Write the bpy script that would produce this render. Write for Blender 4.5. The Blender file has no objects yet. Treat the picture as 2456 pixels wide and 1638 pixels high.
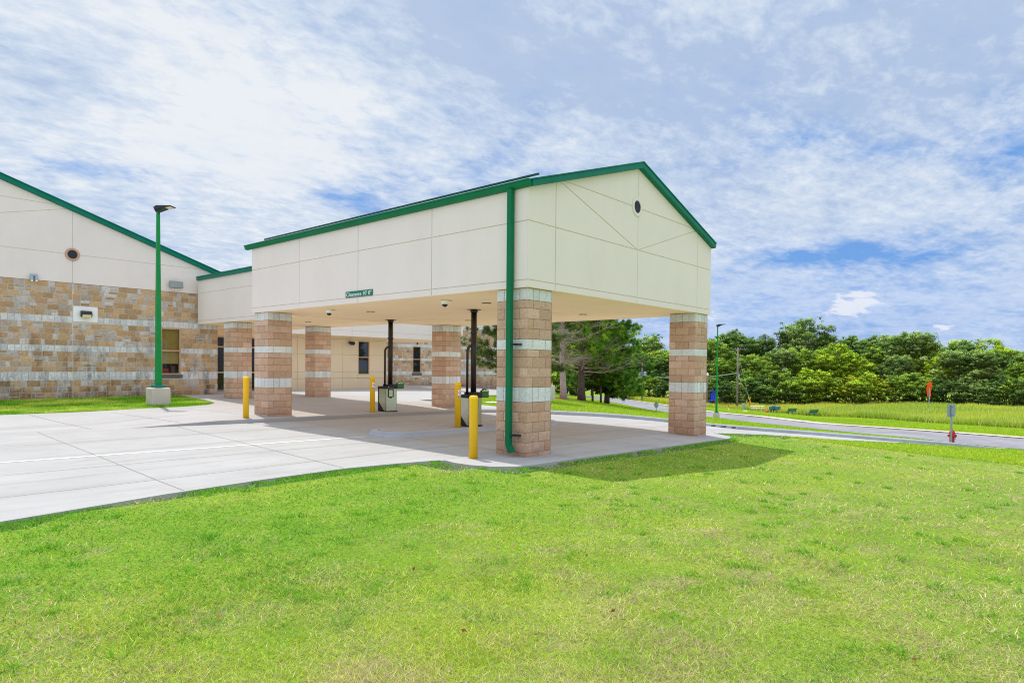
import bpy, bmesh, math, random
import numpy as np
from mathutils import Vector, Matrix
random.seed(7); rng = np.random.default_rng(11)
SC = bpy.context.scene
COL = SC.collection
R = math.radians

# ------------------------------------------------------------------ terrain
CP = np.array([(-10,1,0.03),(-5,1,0.01),(0,1,0),(4,0.5,-0.08),(8.5,0.5,-0.16),(-6,12,0.13),(0,9.6,0.11),(7.5,9.6,0.04),(9.5,5,-0.1),(12.5,3,-0.25),(13.5,9,-0.1),(3,5,0.01),(-4,5,0.06),(4,-1.2,-0.15),(8.5,-1.2,-0.26),(-9.9,-8.2,0.2),(-14,-6,0.2),(0,-5,-0.05),(5,-5,-0.25),(12,-5,-0.68),(20,-12,-1.4),(10,-15,-0.8),(12,26,0.33),(25,32,0.2),(33,31,-0.25),(-4,21,0.45),(-20,20,0.5),(-20,0,0.15),(3,17,0.37),(6,17,0.35),(16.5,26,0.3),(0,16.5,0.33),(17,17,0.12),(38,-20,-1.9),(120,-60,-4.2),(60,50,-1.5),(40,34,-0.8),(-60,60,0.5),(-60,-60,0.3),(0,-80,-1),(0,60,0.5),(60,120,-2),(300,0,-6),(300,200,-8),(300,-200,-5),(11.1,7.9,-0.13),(12.9,6.6,-0.25),(15.1,4.8,-0.49),(16.4,3.6,-0.68),(18.4,1.7,-0.89),(21,-1.2,-1.16),(23,-3.5,-1.38),(38.1,12.6,-2.01),(44.1,21,-2.17),(30.4,21.6,-0.67),(33,21.6,-0.86),(34.6,21.2,-1.07),(37.8,22.2,-1.33),(42.9,19.2,-2.18),(39.3,12.8,-2.21),(37.7,8.5,-2.19),(32,1.3,-1.9),(27.7,-3.6,-1.65),(26.7,-5.6,-1.64),(27.2,-3.8,-1.64),(55.7,25.9,-2.42),(50,18.8,-2.41),(47.3,11.9,-2.4),(40.9,3.3,-2.2),(37.1,-1.5,-1.94),(35.2,-6.1,-1.85),(62.8,33,-2.57),(72,42.2,-2.81),(69.9,24.8,-3.57),(86.2,28.9,-4.36),(86.6,25.3,-4.68),(86.3,22.6,-4.76),(86.3,19.6,-4.82),(96.1,34.3,-5.01),(145.9,80.6,-7.08),(82,13.9,-4.37),(71.2,3.4,-3.76),(63.8,-4.8,-3.31),(101.7,8,-4.11),(139.8,2.3,-4.25),(130.4,28.4,-4.56),(160,85.8,-6.06),(91.9,37.6,-4.78),(101.3,49.6,-4.92),(29.2,10.7,-1.48),(27.6,12.5,-1.21),(26.2,14.2,-0.82),(24.8,15.8,-0.55),(27.6,6.5,-1.53),(26,2.1,-1.44)], float)
CC = 3.0
def _phi(r2): return np.sqrt(r2 + CC * CC)
_A = np.zeros((len(CP) + 1,) * 2)
_A[:-1, :-1] = _phi(((CP[:, None, :2] - CP[None, :, :2]) ** 2).sum(-1)) - np.eye(len(CP)) * .05
_A[-1, :-1] = 1; _A[:-1, -1] = 1
_W = np.linalg.solve(_A, np.append(CP[:, 2], 0))
def g(x, y):
    x = np.asarray(x, float); y = np.asarray(y, float)
    sh = x.shape; x = x.ravel(); y = y.ravel()
    out = np.empty(len(x))
    for i in range(0, len(x), 20000):
        s = slice(i, i + 20000)
        out[s] = _phi((x[s, None] - CP[:, 0]) ** 2 + (y[s, None] - CP[:, 1]) ** 2) @ _W[:-1] + _W[-1]
    return out.reshape(sh)
def gz(x, y): return float(g(np.array([x]), np.array([y]))[0])
def sst(a, b, x):
    t = np.clip((np.asarray(x, float) - a) / (b - a), 0, 1); return t * t * (3 - 2 * t)
def walk_off(x, y):     # height of the raised walk above the lane level
    fx = sst(-4.2, -1.2, x)
    fy = 1 - sst(11.5, 16.0, y) * .85
    return .022 + .12 * fx * fy

# ------------------------------------------------------------------ helpers
def tag(o, label=None, cat=None, group=None, kind=None):
    if label: o['label'] = label
    if cat: o['category'] = cat
    if group: o['group'] = group
    if kind: o['kind'] = kind
    return o
def empty(name, loc=(0, 0, 0), rz=0):
    o = bpy.data.objects.new(name, None); COL.objects.link(o)
    o.location = loc; o.rotation_euler = (0, 0, rz); o.empty_display_size = .2
    return o
def copy_tree(o, parent=None):
    c = o.copy(); COL.objects.link(c); c.parent = parent
    for ch in list(o.children): copy_tree(ch, c)
    return c

class MB:
    def __init__(s): s.v = []; s.f = []; s.m = []; s.c = []
    def add(s, vs, fs, m=0, c=None):
        b = len(s.v); s.v += [tuple(map(float, p)) for p in vs]
        for f in fs: s.f.append([i + b for i in f]); s.m.append(m); s.c.append(c)
        return s
    def box(s, x0, x1, y0, y1, z0, z1, m=0, c=None, M=None):
        vs = [Vector((x, y, z)) for z in (z0, z1) for y in (y0, y1) for x in (x0, x1)]
        if M: vs = [M @ v for v in vs]
        return s.add(vs, [(0, 2, 3, 1), (4, 5, 7, 6), (0, 1, 5, 4), (2, 6, 7, 3), (0, 4, 6, 2), (1, 3, 7, 5)], m, c)
    def prism(s, poly, fn, t0, t1, m=0, c=None):
        """poly 2-D points; fn(a,b,t) -> xyz"""
        n = len(poly)
        vs = [fn(a, b, t0) for a, b in poly] + [fn(a, b, t1) for a, b in poly]
        fs = [tuple(range(n))[::-1], tuple(range(n, 2 * n))] + [(i, (i + 1) % n, (i + 1) % n + n, i + n) for i in range(n)]
        return s.add(vs, fs, m, c)
    def tube(s, path, rad, n=10, m=0, cap=True, c=None):
        P = [Vector(p) for p in path]
        if not hasattr(rad, '__len__'): rad = [rad] * len(P)
        up = None; b = len(s.v); vs = []
        for i, p in enumerate(P):
            d = (P[min(i + 1, len(P) - 1)] - P[max(i - 1, 0)]).normalized()
            if up is None:
                up = Vector((0, 0, 1)) if abs(d.z) < .9 else Vector((1, 0, 0))
            r = d.cross(up).normalized(); up = r.cross(d).normalized()
            for k in range(n):
                a = 2 * math.pi * k / n
                vs.append(p + (r * math.cos(a) + up * math.sin(a)) * rad[i])
        fs = []
        for i in range(len(P) - 1):
            for k in range(n):
                k2 = (k + 1) % n
                fs.append((i * n + k, i * n + k2, (i + 1) * n + k2, (i + 1) * n + k))
        if cap: fs += [tuple(range(n))[::-1], tuple(range((len(P) - 1) * n, len(P) * n))]
        return s.add(vs, fs, m, c)
    def lathe(s, prof, cen=(0, 0, 0), n=24, m=0, M=None):
        """prof list of (r,z)"""
        vs = []; fs = []
        for r, z in prof:
            for k in range(n):
                a = 2 * math.pi * k / n
                v = Vector((r * math.cos(a), r * math.sin(a), z))
                if M: v = M @ v
                vs.append(v + Vector(cen))
        for i in range(len(prof) - 1):
            for k in range(n):
                k2 = (k + 1) % n
                fs.append((i * n + k, i * n + k2, (i + 1) * n + k2, (i + 1) * n + k))
        fs += [tuple(range(n))[::-1], tuple(range((len(prof) - 1) * n, len(prof) * n))]
        return s.add(vs, fs, m)
    def build(s, name, mats, parent=None, smooth=False, bevel=0, seg=2, auto=None):
        me = bpy.data.meshes.new(name)
        me.from_pydata(s.v, [], s.f)
        if not isinstance(mats, (list, tuple)): mats = [mats]
        for m in mats: me.materials.append(m)
        if any(s.m): me.polygons.foreach_set('material_index', s.m)
        if any(c is not None for c in s.c):
            ca = me.color_attributes.new('Col', 'FLOAT_COLOR', 'CORNER')
            arr = np.ones((len(me.loops), 4), np.float32); i = 0
            for f, c in zip(s.f, s.c):
                if c is not None: arr[i:i + len(f), :3] = c
                i += len(f)
            ca.data.foreach_set('color', arr.ravel())
        if smooth: me.polygons.foreach_set('use_smooth', [True] * len(me.polygons))
        me.update()
        o = bpy.data.objects.new(name, me); COL.objects.link(o)
        if parent is not None: o.parent = parent
        if bevel:
            b = o.modifiers.new('bevel', 'BEVEL'); b.width = bevel; b.segments = seg; b.limit_method = 'ANGLE'; b.angle_limit = R(40)
        return o

def np_mesh(name, verts, faces_flat, counts, mats, parent=None, cols=None, smooth=False, midx=None):
    """fast mesh from numpy arrays, cols per vertex"""
    me = bpy.data.meshes.new(name)
    me.vertices.add(len(verts)); me.vertices.foreach_set('co', np.ascontiguousarray(verts, np.float32).ravel())
    me.loops.add(len(faces_flat)); me.loops.foreach_set('vertex_index', np.ascontiguousarray(faces_flat, np.int32))
    me.polygons.add(len(counts))
    st = np.concatenate([[0], np.cumsum(counts)[:-1]]).astype(np.int32)
    me.polygons.foreach_set('loop_start', st)
    if not isinstance(mats, (list, tuple)): mats = [mats]
    for m in mats: me.materials.append(m)
    if midx is not None: me.polygons.foreach_set('material_index', np.ascontiguousarray(midx, np.int32))
    if cols is not None:
        ca = me.color_attributes.new('Col', 'FLOAT_COLOR', 'POINT')
        a = np.ones((len(verts), 4), np.float32); a[:, :3] = cols
        ca.data.foreach_set('color', a.ravel())
    if smooth: me.polygons.foreach_set('use_smooth', np.ones(len(counts), bool))
    me.update(calc_edges=True)
    o = bpy.data.objects.new(name, me); COL.objects.link(o)
    if parent is not None: o.parent = parent
    return o

# value noise for scattering colours
_perm = rng.random((256, 256))
def vnoise(x, y, s=1.0, ox=0, oy=0):
    x = np.asarray(x) / s + ox + 1000; y = np.asarray(y) / s + oy + 1000
    xi = np.floor(x).astype(int); yi = np.floor(y).astype(int); fx = x - xi; fy = y - yi
    fx = fx * fx * (3 - 2 * fx); fy = fy * fy * (3 - 2 * fy)
    P = lambda a, b: _perm[a & 255, b & 255]
    return (P(xi, yi) * (1 - fx) + P(xi + 1, yi) * fx) * (1 - fy) + (P(xi, yi + 1) * (1 - fx) + P(xi + 1, yi + 1) * fx) * fy
def fbm(x, y, s, n=4, o=0):
    t = 0; a = 1; w = 0
    for i in range(n):
        t = t + a * vnoise(x, y, s, o + 13 * i, o * 2 + 7 * i); w += a; a *= .5; s *= .5
    return t / w
def inpoly(x, y, poly):
    c = np.zeros(x.shape, bool); n = len(poly)
    for i in range(n):
        x0, y0 = poly[i]; x1, y1 = poly[(i + 1) % n]
        if y0 == y1: continue
        k = ((y0 > y) != (y1 > y)) & (x < (x1 - x0) * (y - y0) / (y1 - y0) + x0)
        c ^= k
    return c

# ------------------------------------------------------------------ materials
class NT:
    def __init__(s, mat):
        s.t = mat.node_tree; s.n = s.t.nodes; s.l = s.t.links
    def new(s, typ, **kw):
        n = s.n.new(typ)
        for k, v in kw.items():
            if k in n.inputs and not hasattr(n, k): n.inputs[k].default_value = v
            else: setattr(n, k, v)
        return n
    def link(s, a, b): s.l.new(a, b)
def base(name, rough=.7, metal=0, spec=.4):
    m = bpy.data.materials.new(name); m.use_nodes = True
    t = NT(m); b = t.n['Principled BSDF']
    b.inputs['Roughness'].default_value = rough; b.inputs['Metallic'].default_value = metal
    b.inputs['Specular IOR Level'].default_value = spec
    return m, t, b
def noise(t, scale, detail=4, rough=.55, vec=None, dist=0):
    n = t.new('ShaderNodeTexNoise'); n.inputs['Scale'].default_value = scale; n.inputs['Detail'].default_value = detail
    n.inputs['Roughness'].default_value = rough; n.inputs['Distortion'].default_value = dist
    if vec is not None: t.link(vec, n.inputs['Vector'])
    return n.outputs['Fac']
def ramp(t, fac, stops):
    n = t.new('ShaderNodeValToRGB'); e = n.color_ramp.elements
    while len(e) > 1: e.remove(e[0])
    e[0].position = stops[0][0]; e[0].color = (*stops[0][1], 1) if hasattr(stops[0][1], '__len__') else (stops[0][1],) * 3 + (1,)
    for p, c in stops[1:]:
        k = e.new(p); k.color = (*c, 1) if hasattr(c, '__len__') else (c, c, c, 1)
    t.link(fac, n.inputs['Fac']); return n.outputs['Color']
def mix(t, fac, a, b, mode='MIX'):
    n = t.new('ShaderNodeMix'); n.data_type = 'RGBA'; n.blend_type = mode
    for v, i in ((fac, 0), (a, 6), (b, 7)):
        if hasattr(v, 'default_value') or hasattr(v, 'is_linked'): t.link(v, n.inputs[i])
        elif hasattr(v, '__len__'): n.inputs[i].default_value = (*v, 1)
        else: n.inputs[i].default_value = v if i == 0 else (v, v, v, 1)
    return n.outputs[2]
def objco(t, stretch=None):
    c = t.new('ShaderNodeNewGeometry').outputs['Position']
    if stretch:
        mp = t.new('ShaderNodeMapping'); mp.inputs['Scale'].default_value = stretch; t.link(c, mp.inputs['Vector']); c = mp.outputs['Vector']
    return c
def bump(t, b, h, strength=.3, dist=.01):
    n = t.new('ShaderNodeBump'); n.inputs['Strength'].default_value = strength; n.inputs['Distance'].default_value = dist
    t.link(h, n.inputs['Height']); t.link(n.outputs['Normal'], b.inputs['Normal'])
def simple(name, col, rough=.6, metal=0, var=.12, vs=6, bs=0, bscale=200, bd=.002, spec=.4, grime=0):
    m, t, b = base(name, rough, metal, spec)
    p = objco(t)
    f = noise(t, vs, 5, .6, p)
    c = ramp(t, f, [(.25, [k * (1 - var) for k in col]), (.75, [min(1, k * (1 + var)) for k in col])])
    if grime:
        f2 = noise(t, 1.3, 6, .7, objco(t, (1, 1, .35)))
        c = mix(t, ramp(t, f2, [(.5, 0), (.75, grime)]), c, [k * .55 for k in col])
    t.link(c, b.inputs['Base Color'])
    if bs: bump(t, b, noise(t, bscale, 3, .6, p), bs, bd)
    return m
M = {}
M['eifs'] = simple('stucco_cream', (.70, .622, .585), .9, 0, .03, .8, .14, 180, .003, .2, .09)
M['groove'] = simple('stucco_groove', (.70, .60, .45), .9, 0, .1)
M['soffit'] = simple('soffit_tan', (.80, .60, .385), .9, 0, .04, .7, .2, 220, .002, .2, .08)
M['beige'] = simple('stucco_beige', (.66, .52, .36), .9, 0, .05, .8, .3, 240, .003, .2, .1)
M['beige_groove'] = simple('beige_groove', (.36, .25, .14), .9)
M['fascia_green'] = simple('green_metal_trim', (.001, .145, .10), .5, 0, .12, 2, 0, spec=.2, grime=.3)
M['gutter_green'] = simple('green_gutter', (.001, .135, .055), .5, 0, .12, 2, 0, spec=.2, grime=.3)
M['pole_green'] = simple('green_pole_paint', (.002, .21, .045), .4, 0, .12, 3, 0, spec=.3)
M['plate_green'] = simple('green_base_plate', (.006, .17, .12), .45, 0, .1, 3)
M['eifs_white'] = simple('white_stucco_patch', (.80, .78, .76), .9, 0, .03, 2)
M['rail_dark'] = simple('dark_green_rail', (.004, .06, .05), .5, 0, .3, 3)
M['roof_green'] = simple('green_roof_metal', (.01, .17, .11), .4, 0, .1, 2)
M['yellow'] = simple('yellow_post_sleeve', (.85, .50, .004), .38, 0, .06, 4, .05, 60, .002, .5, .1)
M['black'] = simple('black_powder_coat', (.012, .011, .011), .4, 0, .2, 6, .05, 200, .001)
M['dark_tube'] = simple('dark_bronze_tube', (.016, .011, .010), .28, 0, .2, 6, spec=.6)
M['dark_fix'] = simple('dark_grey_fixture', (.035, .04, .045), .45, .3, .1, 6)
M['white'] = simple('white_plastic', (.78, .78, .75), .4, 0, .03)
M['white_paint'] = simple('white_lane_paint', (.60, .60, .59), .8, 0, .14, 9)
M['led'] = simple('yellowish_led_lens', (.82, .68, .36), .25, 0, .15, 40)
M['grey_metal'] = simple('grey_panel_metal', (.27, .29, .28), .5, .2, .08, 4)
M['bluegrey'] = simple('blue_grey_metal', (.30, .40, .46), .5, .2, .08, 4)
M['galv'] = simple('galvanised_steel', (.30, .36, .42), .45, .6, .12, 14)
M['tan_frame'] = simple('tan_window_frame', (.47, .29, .17), .5, 0, .06)
M['blind'] = simple('ochre_roller_blind', (.52, .38, .08), .8, 0, .06, 3)
M['blind2'] = simple('pale_ochre_roller_blind', (.62, .48, .17), .8, 0, .06, 3)
M['sill'] = simple('dark_weathered_sill', (.10, .10, .10), .85, 0, .5, 14)
M['red'] = simple('red_hydrant_paint', (.42, .012, .018), .45, 0, .15, 14)
M['orange'] = simple('orange_windsock_cloth', (.85, .09, .012), .8, 0, .1, 5)
M['orange2'] = simple('orange_marker_plastic', (.70, .10, .02), .6, 0, .1, 5)
M['orange_light'] = simple('sunlit_orange_cloth', (.92, .24, .03), .8, 0, .1, 5)  # lit copy of the windsock cloth, sunlight put into the colour
M['wood_pole'] = simple('weathered_pole_wood', (.19, .155, .14), .9, 0, .25, 9, .4, 30, .01)
M['wood_brown'] = simple('brown_pole_wood', (.17, .12, .09), .9, 0, .25, 9)
M['table'] = simple('pale_picnic_plastic', (.72, .60, .45), .7, 0, .08, 5)
M['bench_green'] = simple('dark_green_bench_slats', (.010, .115, .075), .5, 0, .15, 5)
M['bench_blue'] = simple('teal_blue_bench_slats', (.012, .13, .22), .5, 0, .15, 5)
M['wire'] = simple('grey_cable', (.30, .36, .36), .6, 0, .05)
M['yellow_guard'] = simple('yellow_guy_guard', (.85, .55, .01), .5)
M['skin'] = simple('skin', (.25, .14, .09), .6)
M['shirt'] = simple('blue_shirt', (.012, .05, .36), .85, 0, .1, 9)
M['trouser'] = simple('dark_trousers', (.012, .012, .018), .85)
M['hair'] = simple('black_hair', (.012, .010, .009), .7)
M['play_blue'] = simple('blue_play_plastic', (.02, .05, .5), .5)
M['play_red'] = simple('red_play_plastic', (.5, .02, .03), .5)
M['chair_green'] = simple('green_chair_fabric', (.20, .30, .02), .8)
M['dark_room'] = simple('dark_interior', (.02, .018, .016), .9)
M['sticker_blue'] = simple('navy_sticker_print', (.02, .05, .14), .5)
M['sticker_red'] = simple('magenta_sticker_print', (.45, .02, .10), .5)
M['sign_green'] = simple('green_sign_face', (.001, .15, .10), .45, 0, .05, 3)
M['screen_green'] = simple('dark_green_sign_panel', (.035, .12, .03), .3, 0, .1, 3)
M['lime'] = simple('pale_green_sign_top', (.42, .62, .26), .4)
M['tan_bark'] = simple('pale_pine_bark', (.34, .27, .25), .95, 0, .45, 7, .6, 18, .03)
M['dark_bark'] = simple('dark_pine_bark', (.085, .06, .052), .95, 0, .4, 6, .6, 16, .03)
M['dead_twig'] = simple('dead_twig_wood', (.30, .24, .20), .95, 0, .25, 5)
M['leaf_litter'] = simple('dry_leaf', (.32, .15, .07), .8, 0, .3, 40)
M['mulch'] = simple('pine_needle_mulch', (.30, .16, .08), .95, 0, .3, 6)

def mk_concrete(name, col, grime=.5, joint=None, tint=(.62, .56, .48), browned=False):
    m, t, b = base(name, .85, 0, .25)
    p = objco(t)
    c = ramp(t, noise(t, .55, 6, .62, p), [(.3, [k * .88 for k in col]), (.7, [k * 1.06 for k in col])])
    c = mix(t, ramp(t, noise(t, 4.0, 8, .75, objco(t, (.35, 1, 1))), [(.52, 0), (.78, grime)]), c, [col[0] * tint[0], col[1] * tint[1], col[2] * tint[2]])
    c = mix(t, ramp(t, noise(t, 45, 3, .6, p), [(.35, 0), (.7, .22)]), c, [k * .8 for k in col])
    # faint tyre/drip lines running along the lanes
    c = mix(t, ramp(t, noise(t, 1.0, 4, .6, objco(t, (.08, 2.6, 1))), [(.50, 0), (.72, .5)]), c, [col[0] * .72, col[1] * .66, col[2] * .60])
    if browned:    # noise-broken darker, browner tint over the lanes beneath the roof
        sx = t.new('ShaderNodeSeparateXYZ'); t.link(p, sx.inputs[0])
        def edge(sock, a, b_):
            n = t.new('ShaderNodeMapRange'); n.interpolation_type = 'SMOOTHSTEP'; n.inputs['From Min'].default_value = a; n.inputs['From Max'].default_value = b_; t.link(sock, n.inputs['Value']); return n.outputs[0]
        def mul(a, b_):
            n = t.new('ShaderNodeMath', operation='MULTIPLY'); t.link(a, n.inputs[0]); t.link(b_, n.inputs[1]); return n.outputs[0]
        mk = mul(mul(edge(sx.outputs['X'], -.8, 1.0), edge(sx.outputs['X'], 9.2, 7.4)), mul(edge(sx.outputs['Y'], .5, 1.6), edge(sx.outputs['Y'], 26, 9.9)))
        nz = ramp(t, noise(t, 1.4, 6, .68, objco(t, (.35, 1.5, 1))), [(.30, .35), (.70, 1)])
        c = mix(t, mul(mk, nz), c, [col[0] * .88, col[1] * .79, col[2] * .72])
    t.link(c, b.inputs['Base Color'])
    bump(t, b, noise(t, 120, 4, .7, p), .25, .003)
    return m
M['concrete'] = mk_concrete('driveway_concrete', (.37, .365, .36), .55, browned=True)
M['walk'] = mk_concrete('walk_concrete', (.38, .37, .365), .4, browned=True)
M['kerb'] = mk_concrete('kerb_concrete', (.36, .375, .41), .7)
M['pedestal'] = mk_concrete('pedestal_concrete', (.56, .50, .45), .5)
M['tanjoint'] = simple('joint_sealant', (.26, .245, .225), .9, 0, .2)
def mk_asphalt():
    m, t, b = base('road_asphalt', .9, 0, .25); p = objco(t)
    c = ramp(t, noise(t, .35, 6, .65, p), [(.3, (.19, .185, .205)), (.7, (.29, .283, .30))])
    c = mix(t, ramp(t, noise(t, 1.6, 7, .7, p), [(.5, 0), (.7, .5)]), c, (.13, .127, .14))
    t.link(c, b.inputs['Base Color']); bump(t, b, noise(t, 90, 3, .7, p), .4, .004); return m
M['asphalt'] = mk_asphalt()
M['gravel'] = simple('road_edge_gravel', (.52, .43, .36), .95, 0, .2, 5, .4, 60, .01)
M['dirt'] = simple('bare_soil', (.28, .17, .11), .95, 0, .3, 9, .4, 60, .01)

def mk_vcol(name, rough=.9, spec=.2, bumps=((40, .5, .02),), stain=None, trans=0, mortar=None, var=.25, vs=14):
    m, t, b = base(name, rough, 0, spec); p = objco(t)
    c = t.new('ShaderNodeVertexColor', layer_name='Col').outputs['Color']
    c = mix(t, 1.0, c, ramp(t, noise(t, vs, 6, .65, p), [(.25, 1 - var), (.75, 1 + var * .6)]), 'MULTIPLY')
    if stain: c = stain(t, c, p)
    t.link(c, b.inputs['Base Color'])
    if bumps:
        h = None
        for s, st, d in bumps: bump(t, b, noise(t, s, 6, .7, p), st, d)
    if trans:
        tr = t.new('ShaderNodeBsdfTranslucent'); t.link(c, tr.inputs['Color'])
        ad = t.new('ShaderNodeMixShader'); ad.inputs[0].default_value = trans
        t.link(b.outputs[0], ad.inputs[1]); t.link(tr.outputs[0], ad.inputs[2])
        t.link(ad.outputs[0], t.n['Material Output'].inputs['Surface'])
    return m
def soil_stain(zb, amount, streak):
    def f(t, c, p):
        sx = t.new('ShaderNodeSeparateXYZ'); t.link(p, sx.inputs[0])
        mr = t.new('ShaderNodeMapRange'); mr.inputs['From Min'].default_value = zb + .75; mr.inputs['From Max'].default_value = zb - .02
        t.link(sx.outputs['Z'], mr.inputs['Value'])
        nz = noise(t, 3.2, 6, .7, p)
        mm = t.new('ShaderNodeMath', operation='MULTIPLY'); t.link(mr.outputs[0], mm.inputs[0]); t.link(nz, mm.inputs[1])
        c = mix(t, ramp(t, mm.outputs[0], [(.12, 0), (.6, amount)]), c, (.30, .145, .085))
        if streak:
            a = noise(t, 1.9, 7, .72, objco(t, (1, 1, .38)))
            bb = ramp(t, a, [(.50, 0), (.62, streak)])
            mr2 = t.new('ShaderNodeMapRange'); mr2.inputs['From Min'].default_value = 4.4; mr2.inputs['From Max'].default_value = 1.2
            t.link(sx.outputs['Z'], mr2.inputs['Value'])
            n2 = t.new('ShaderNodeMath', operation='MULTIPLY'); t.link(bb, n2.inputs[0]); t.link(mr2.outputs[0], n2.inputs[1])
            c = mix(t, n2.outputs[0], c, (.035, .032, .032))
        return c
    return f
M['cmu'] = mk_vcol('split_face_block', .92, .15, ((34, .9, .03),), soil_stain(.05, .45, 0), var=.22, vs=20)
M['stone'] = mk_vcol('ashlar_stone', .92, .15, ((24, .9, .04),), soil_stain(.38, .85, .62), var=.28, vs=13)
M['stone_far'] = mk_vcol('ashlar_stone_far', .92, .15, ((26, .6, .03),), soil_stain(.15, .7, .35), var=.25, vs=12)
M['mortar'] = simple('mortar', (.27, .20, .16), .95, 0, .15, 20)
M['mortar_pale'] = simple('pale_mortar', (.58, .53, .48), .95, 0, .15, 20)
M['leaf'] = mk_vcol('foliage', .6, .25, (), None, .24, var=.12, vs=2)
M['needle'] = mk_vcol('pine_needles', .55, .3, (), None, .25, var=.12, vs=2)
M['grass'] = mk_vcol('grass_blade', .6, .2, (), None, .42, var=.1, vs=3)

def mk_metal():
    m, t, b = base('brushed_steel', .24, 1.0, .5); p = objco(t, (1, 1, 60))
    t.link(ramp(t, noise(t, 5, 3, .6, p), [(.3, (.50, .48, .42)), (.7, (.66, .64, .57))]), b.inputs['Base Color'])
    t.link(ramp(t, noise(t, 6, 3, .6, p), [(.3, .17), (.7, .30)]), b.inputs['Roughness']); return m
M['steel'] = mk_metal()
def mk_glass(name, col=(.012, .014, .018), alpha=.25):
    m, t, b = base(name, .04, 0, .9)
    b.inputs['Base Color'].default_value = (*col, 1)
    p = objco(t); bump(t, b, noise(t, 1.5, 2, .5, p), .03, .02)
    tr = t.new('ShaderNodeBsdfTransparent'); mx = t.new('ShaderNodeMixShader'); mx.inputs[0].default_value = alpha
    t.link(b.outputs[0], mx.inputs[1]); t.link(tr.outputs[0], mx.inputs[2]); t.link(mx.outputs[0], t.n['Material Output'].inputs['Surface'])
    return m
M['glass'] = mk_glass('dark_window_glass', alpha=.0)
M['glass_clear'] = mk_glass('tinted_glass', alpha=.78)
M['vent'] = simple('dark_vent_louvre', (.018, .018, .035), .4, 0, .1, 30)

def mk_ground():
    m, t, b = base('lawn_soil', .95, 0, .1); p = objco(t)
    a = noise(t, .22, 6, .62, p); f = noise(t, 2.4, 7, .7, p); h = noise(t, 30, 5, .75, p)
    c = ramp(t, a, [(.32, (.13, .27, .016)), (.5, (.19, .32, .022)), (.68, (.30, .37, .04))])
    c = mix(t, ramp(t, f, [(.48, 0), (.70, .4)]), c, (.40, .40, .10))
    c = mix(t, ramp(t, noise(t, 1.1, 7, .75, p), [(.57, 0), (.68, .6)]), c, (.42, .31, .20))
    c = mix(t, ramp(t, h, [(.3, .75), (.6, 0)]), c, (.07, .12, .015))  # dark flecks paint the shade between blades into the soil colour
    t.link(c, b.inputs['Base Color']); bump(t, b, h, .6, .03); return m
M['ground'] = mk_ground()

# ------------------------------------------------------------------ pavement outlines (world metres)
KERB_FAR = [(8.6, 9.22), (9.9, 8.85), (11.1, 7.9), (12.9, 6.6), (15.1, 4.8), (16.4, 3.6), (18.4, 1.7), (21, -1.2), (23, -3.5), (24.6, -5.0), (25.8, -5.75), (27.0, -6.2)]
KERB_WALK = [(-40, 15.5), (-15, 13.4), (-8, 11.75), (-6.26, 11.14), (-4.93, 10.82), (-2.95, 10.3), (-1.7, 9.98), (-.75, 9.8), (.67, 9.55), (3.2, 9.42), (7, 9.28), (8.6, 9.22)]
NEAR_L = [(-40, -.6), (-15, .2), (-10, .75), (-8.2, .92), (-7.3, 1.08), (-6.3, 1.27), (-4.8, 1.38), (-3.25, 1.38), (-2.1, 1.15), (-1.45, .98)]
SLAB = [(-1.40, .92), (-1.5, .5), (-1.48, .1), (-1.32, -.28), (-1.0, -.55), (-.6, -.66), (0, -.65), (3.6, -.60), (6.8, -.64), (8.3, -.66), (8.8, -.58), (9.1, -.36), (9.25, -.05), (9.28, .3), (9.15, .92)]
NEAR_R = [(9.2, .25), (9.7, .18), (11.2, -.27), (13.9, -.8), (17.6, -1.75), (21.7, -2.8), (25.0, -4.9), (26.4, -6.0), (28.5, -7.2)]
DRIVE = NEAR_L + [(-1.4, .6), (9.1, .3)] + NEAR_R[1:] + [(30.5, -7.6), (29.2, -5.8)] + KERB_FAR[::-1] + KERB_WALK[::-1][1:]
LAWN_L = [(-40, 17.2), (-12, 16.2), (-5.39, 15.75), (-3.07, 15.52), (-1.69, 15.5), (-.3, 15.42), (.7, 15.72), (1.15, 16.2), (1.3, 16.9), (1.45, 17.8), (1.75, 20.9), (1.75, 21.2), (-40, 21.2)]
WALK = KERB_WALK + [(9.9, 8.85), (10.3, 9.6), (10.3, 10.3), (10.0, 11.4), (9.3, 13.0), (9.2, 13.9), (10.0, 14.35), (11.6, 14.4), (15, 16.1), (19, 18.6), (27, 22.5), (38, 28), (40, 33), (2, 33), (2, 21.3), (1.8, 20.95), (1.45, 17.8), (1.3, 16.9), (1.15, 16.2), (.7, 15.72), (-.3, 15.42), (-1.69, 15.5), (-3.07, 15.52), (-5.39, 15.75), (-12, 16.2), (-40, 17.2)]
ROAD_N = [(20.5, -25), (25.2, -12), (26.3, -8), (26.7, -5.6), (27.7, -3.6), (32, 1.3), (37.7, 8.5), (39.3, 12.8), (42.9, 19.2), (45.2, 23.5), (49.5, 30.5), (57, 40), (75, 58), (110, 88)]
ROAD_F = [(29, -26), (33.2, -12), (34.4, -8.6), (35.2, -6.1), (37.1, -1.5), (40.9, 3.3), (47.3, 11.9), (50, 18.8), (55.7, 25.9), (62.8, 33), (72, 42.2), (84, 53), (115, 80)]
ROAD = ROAD_N + ROAD_F[::-1]

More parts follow.
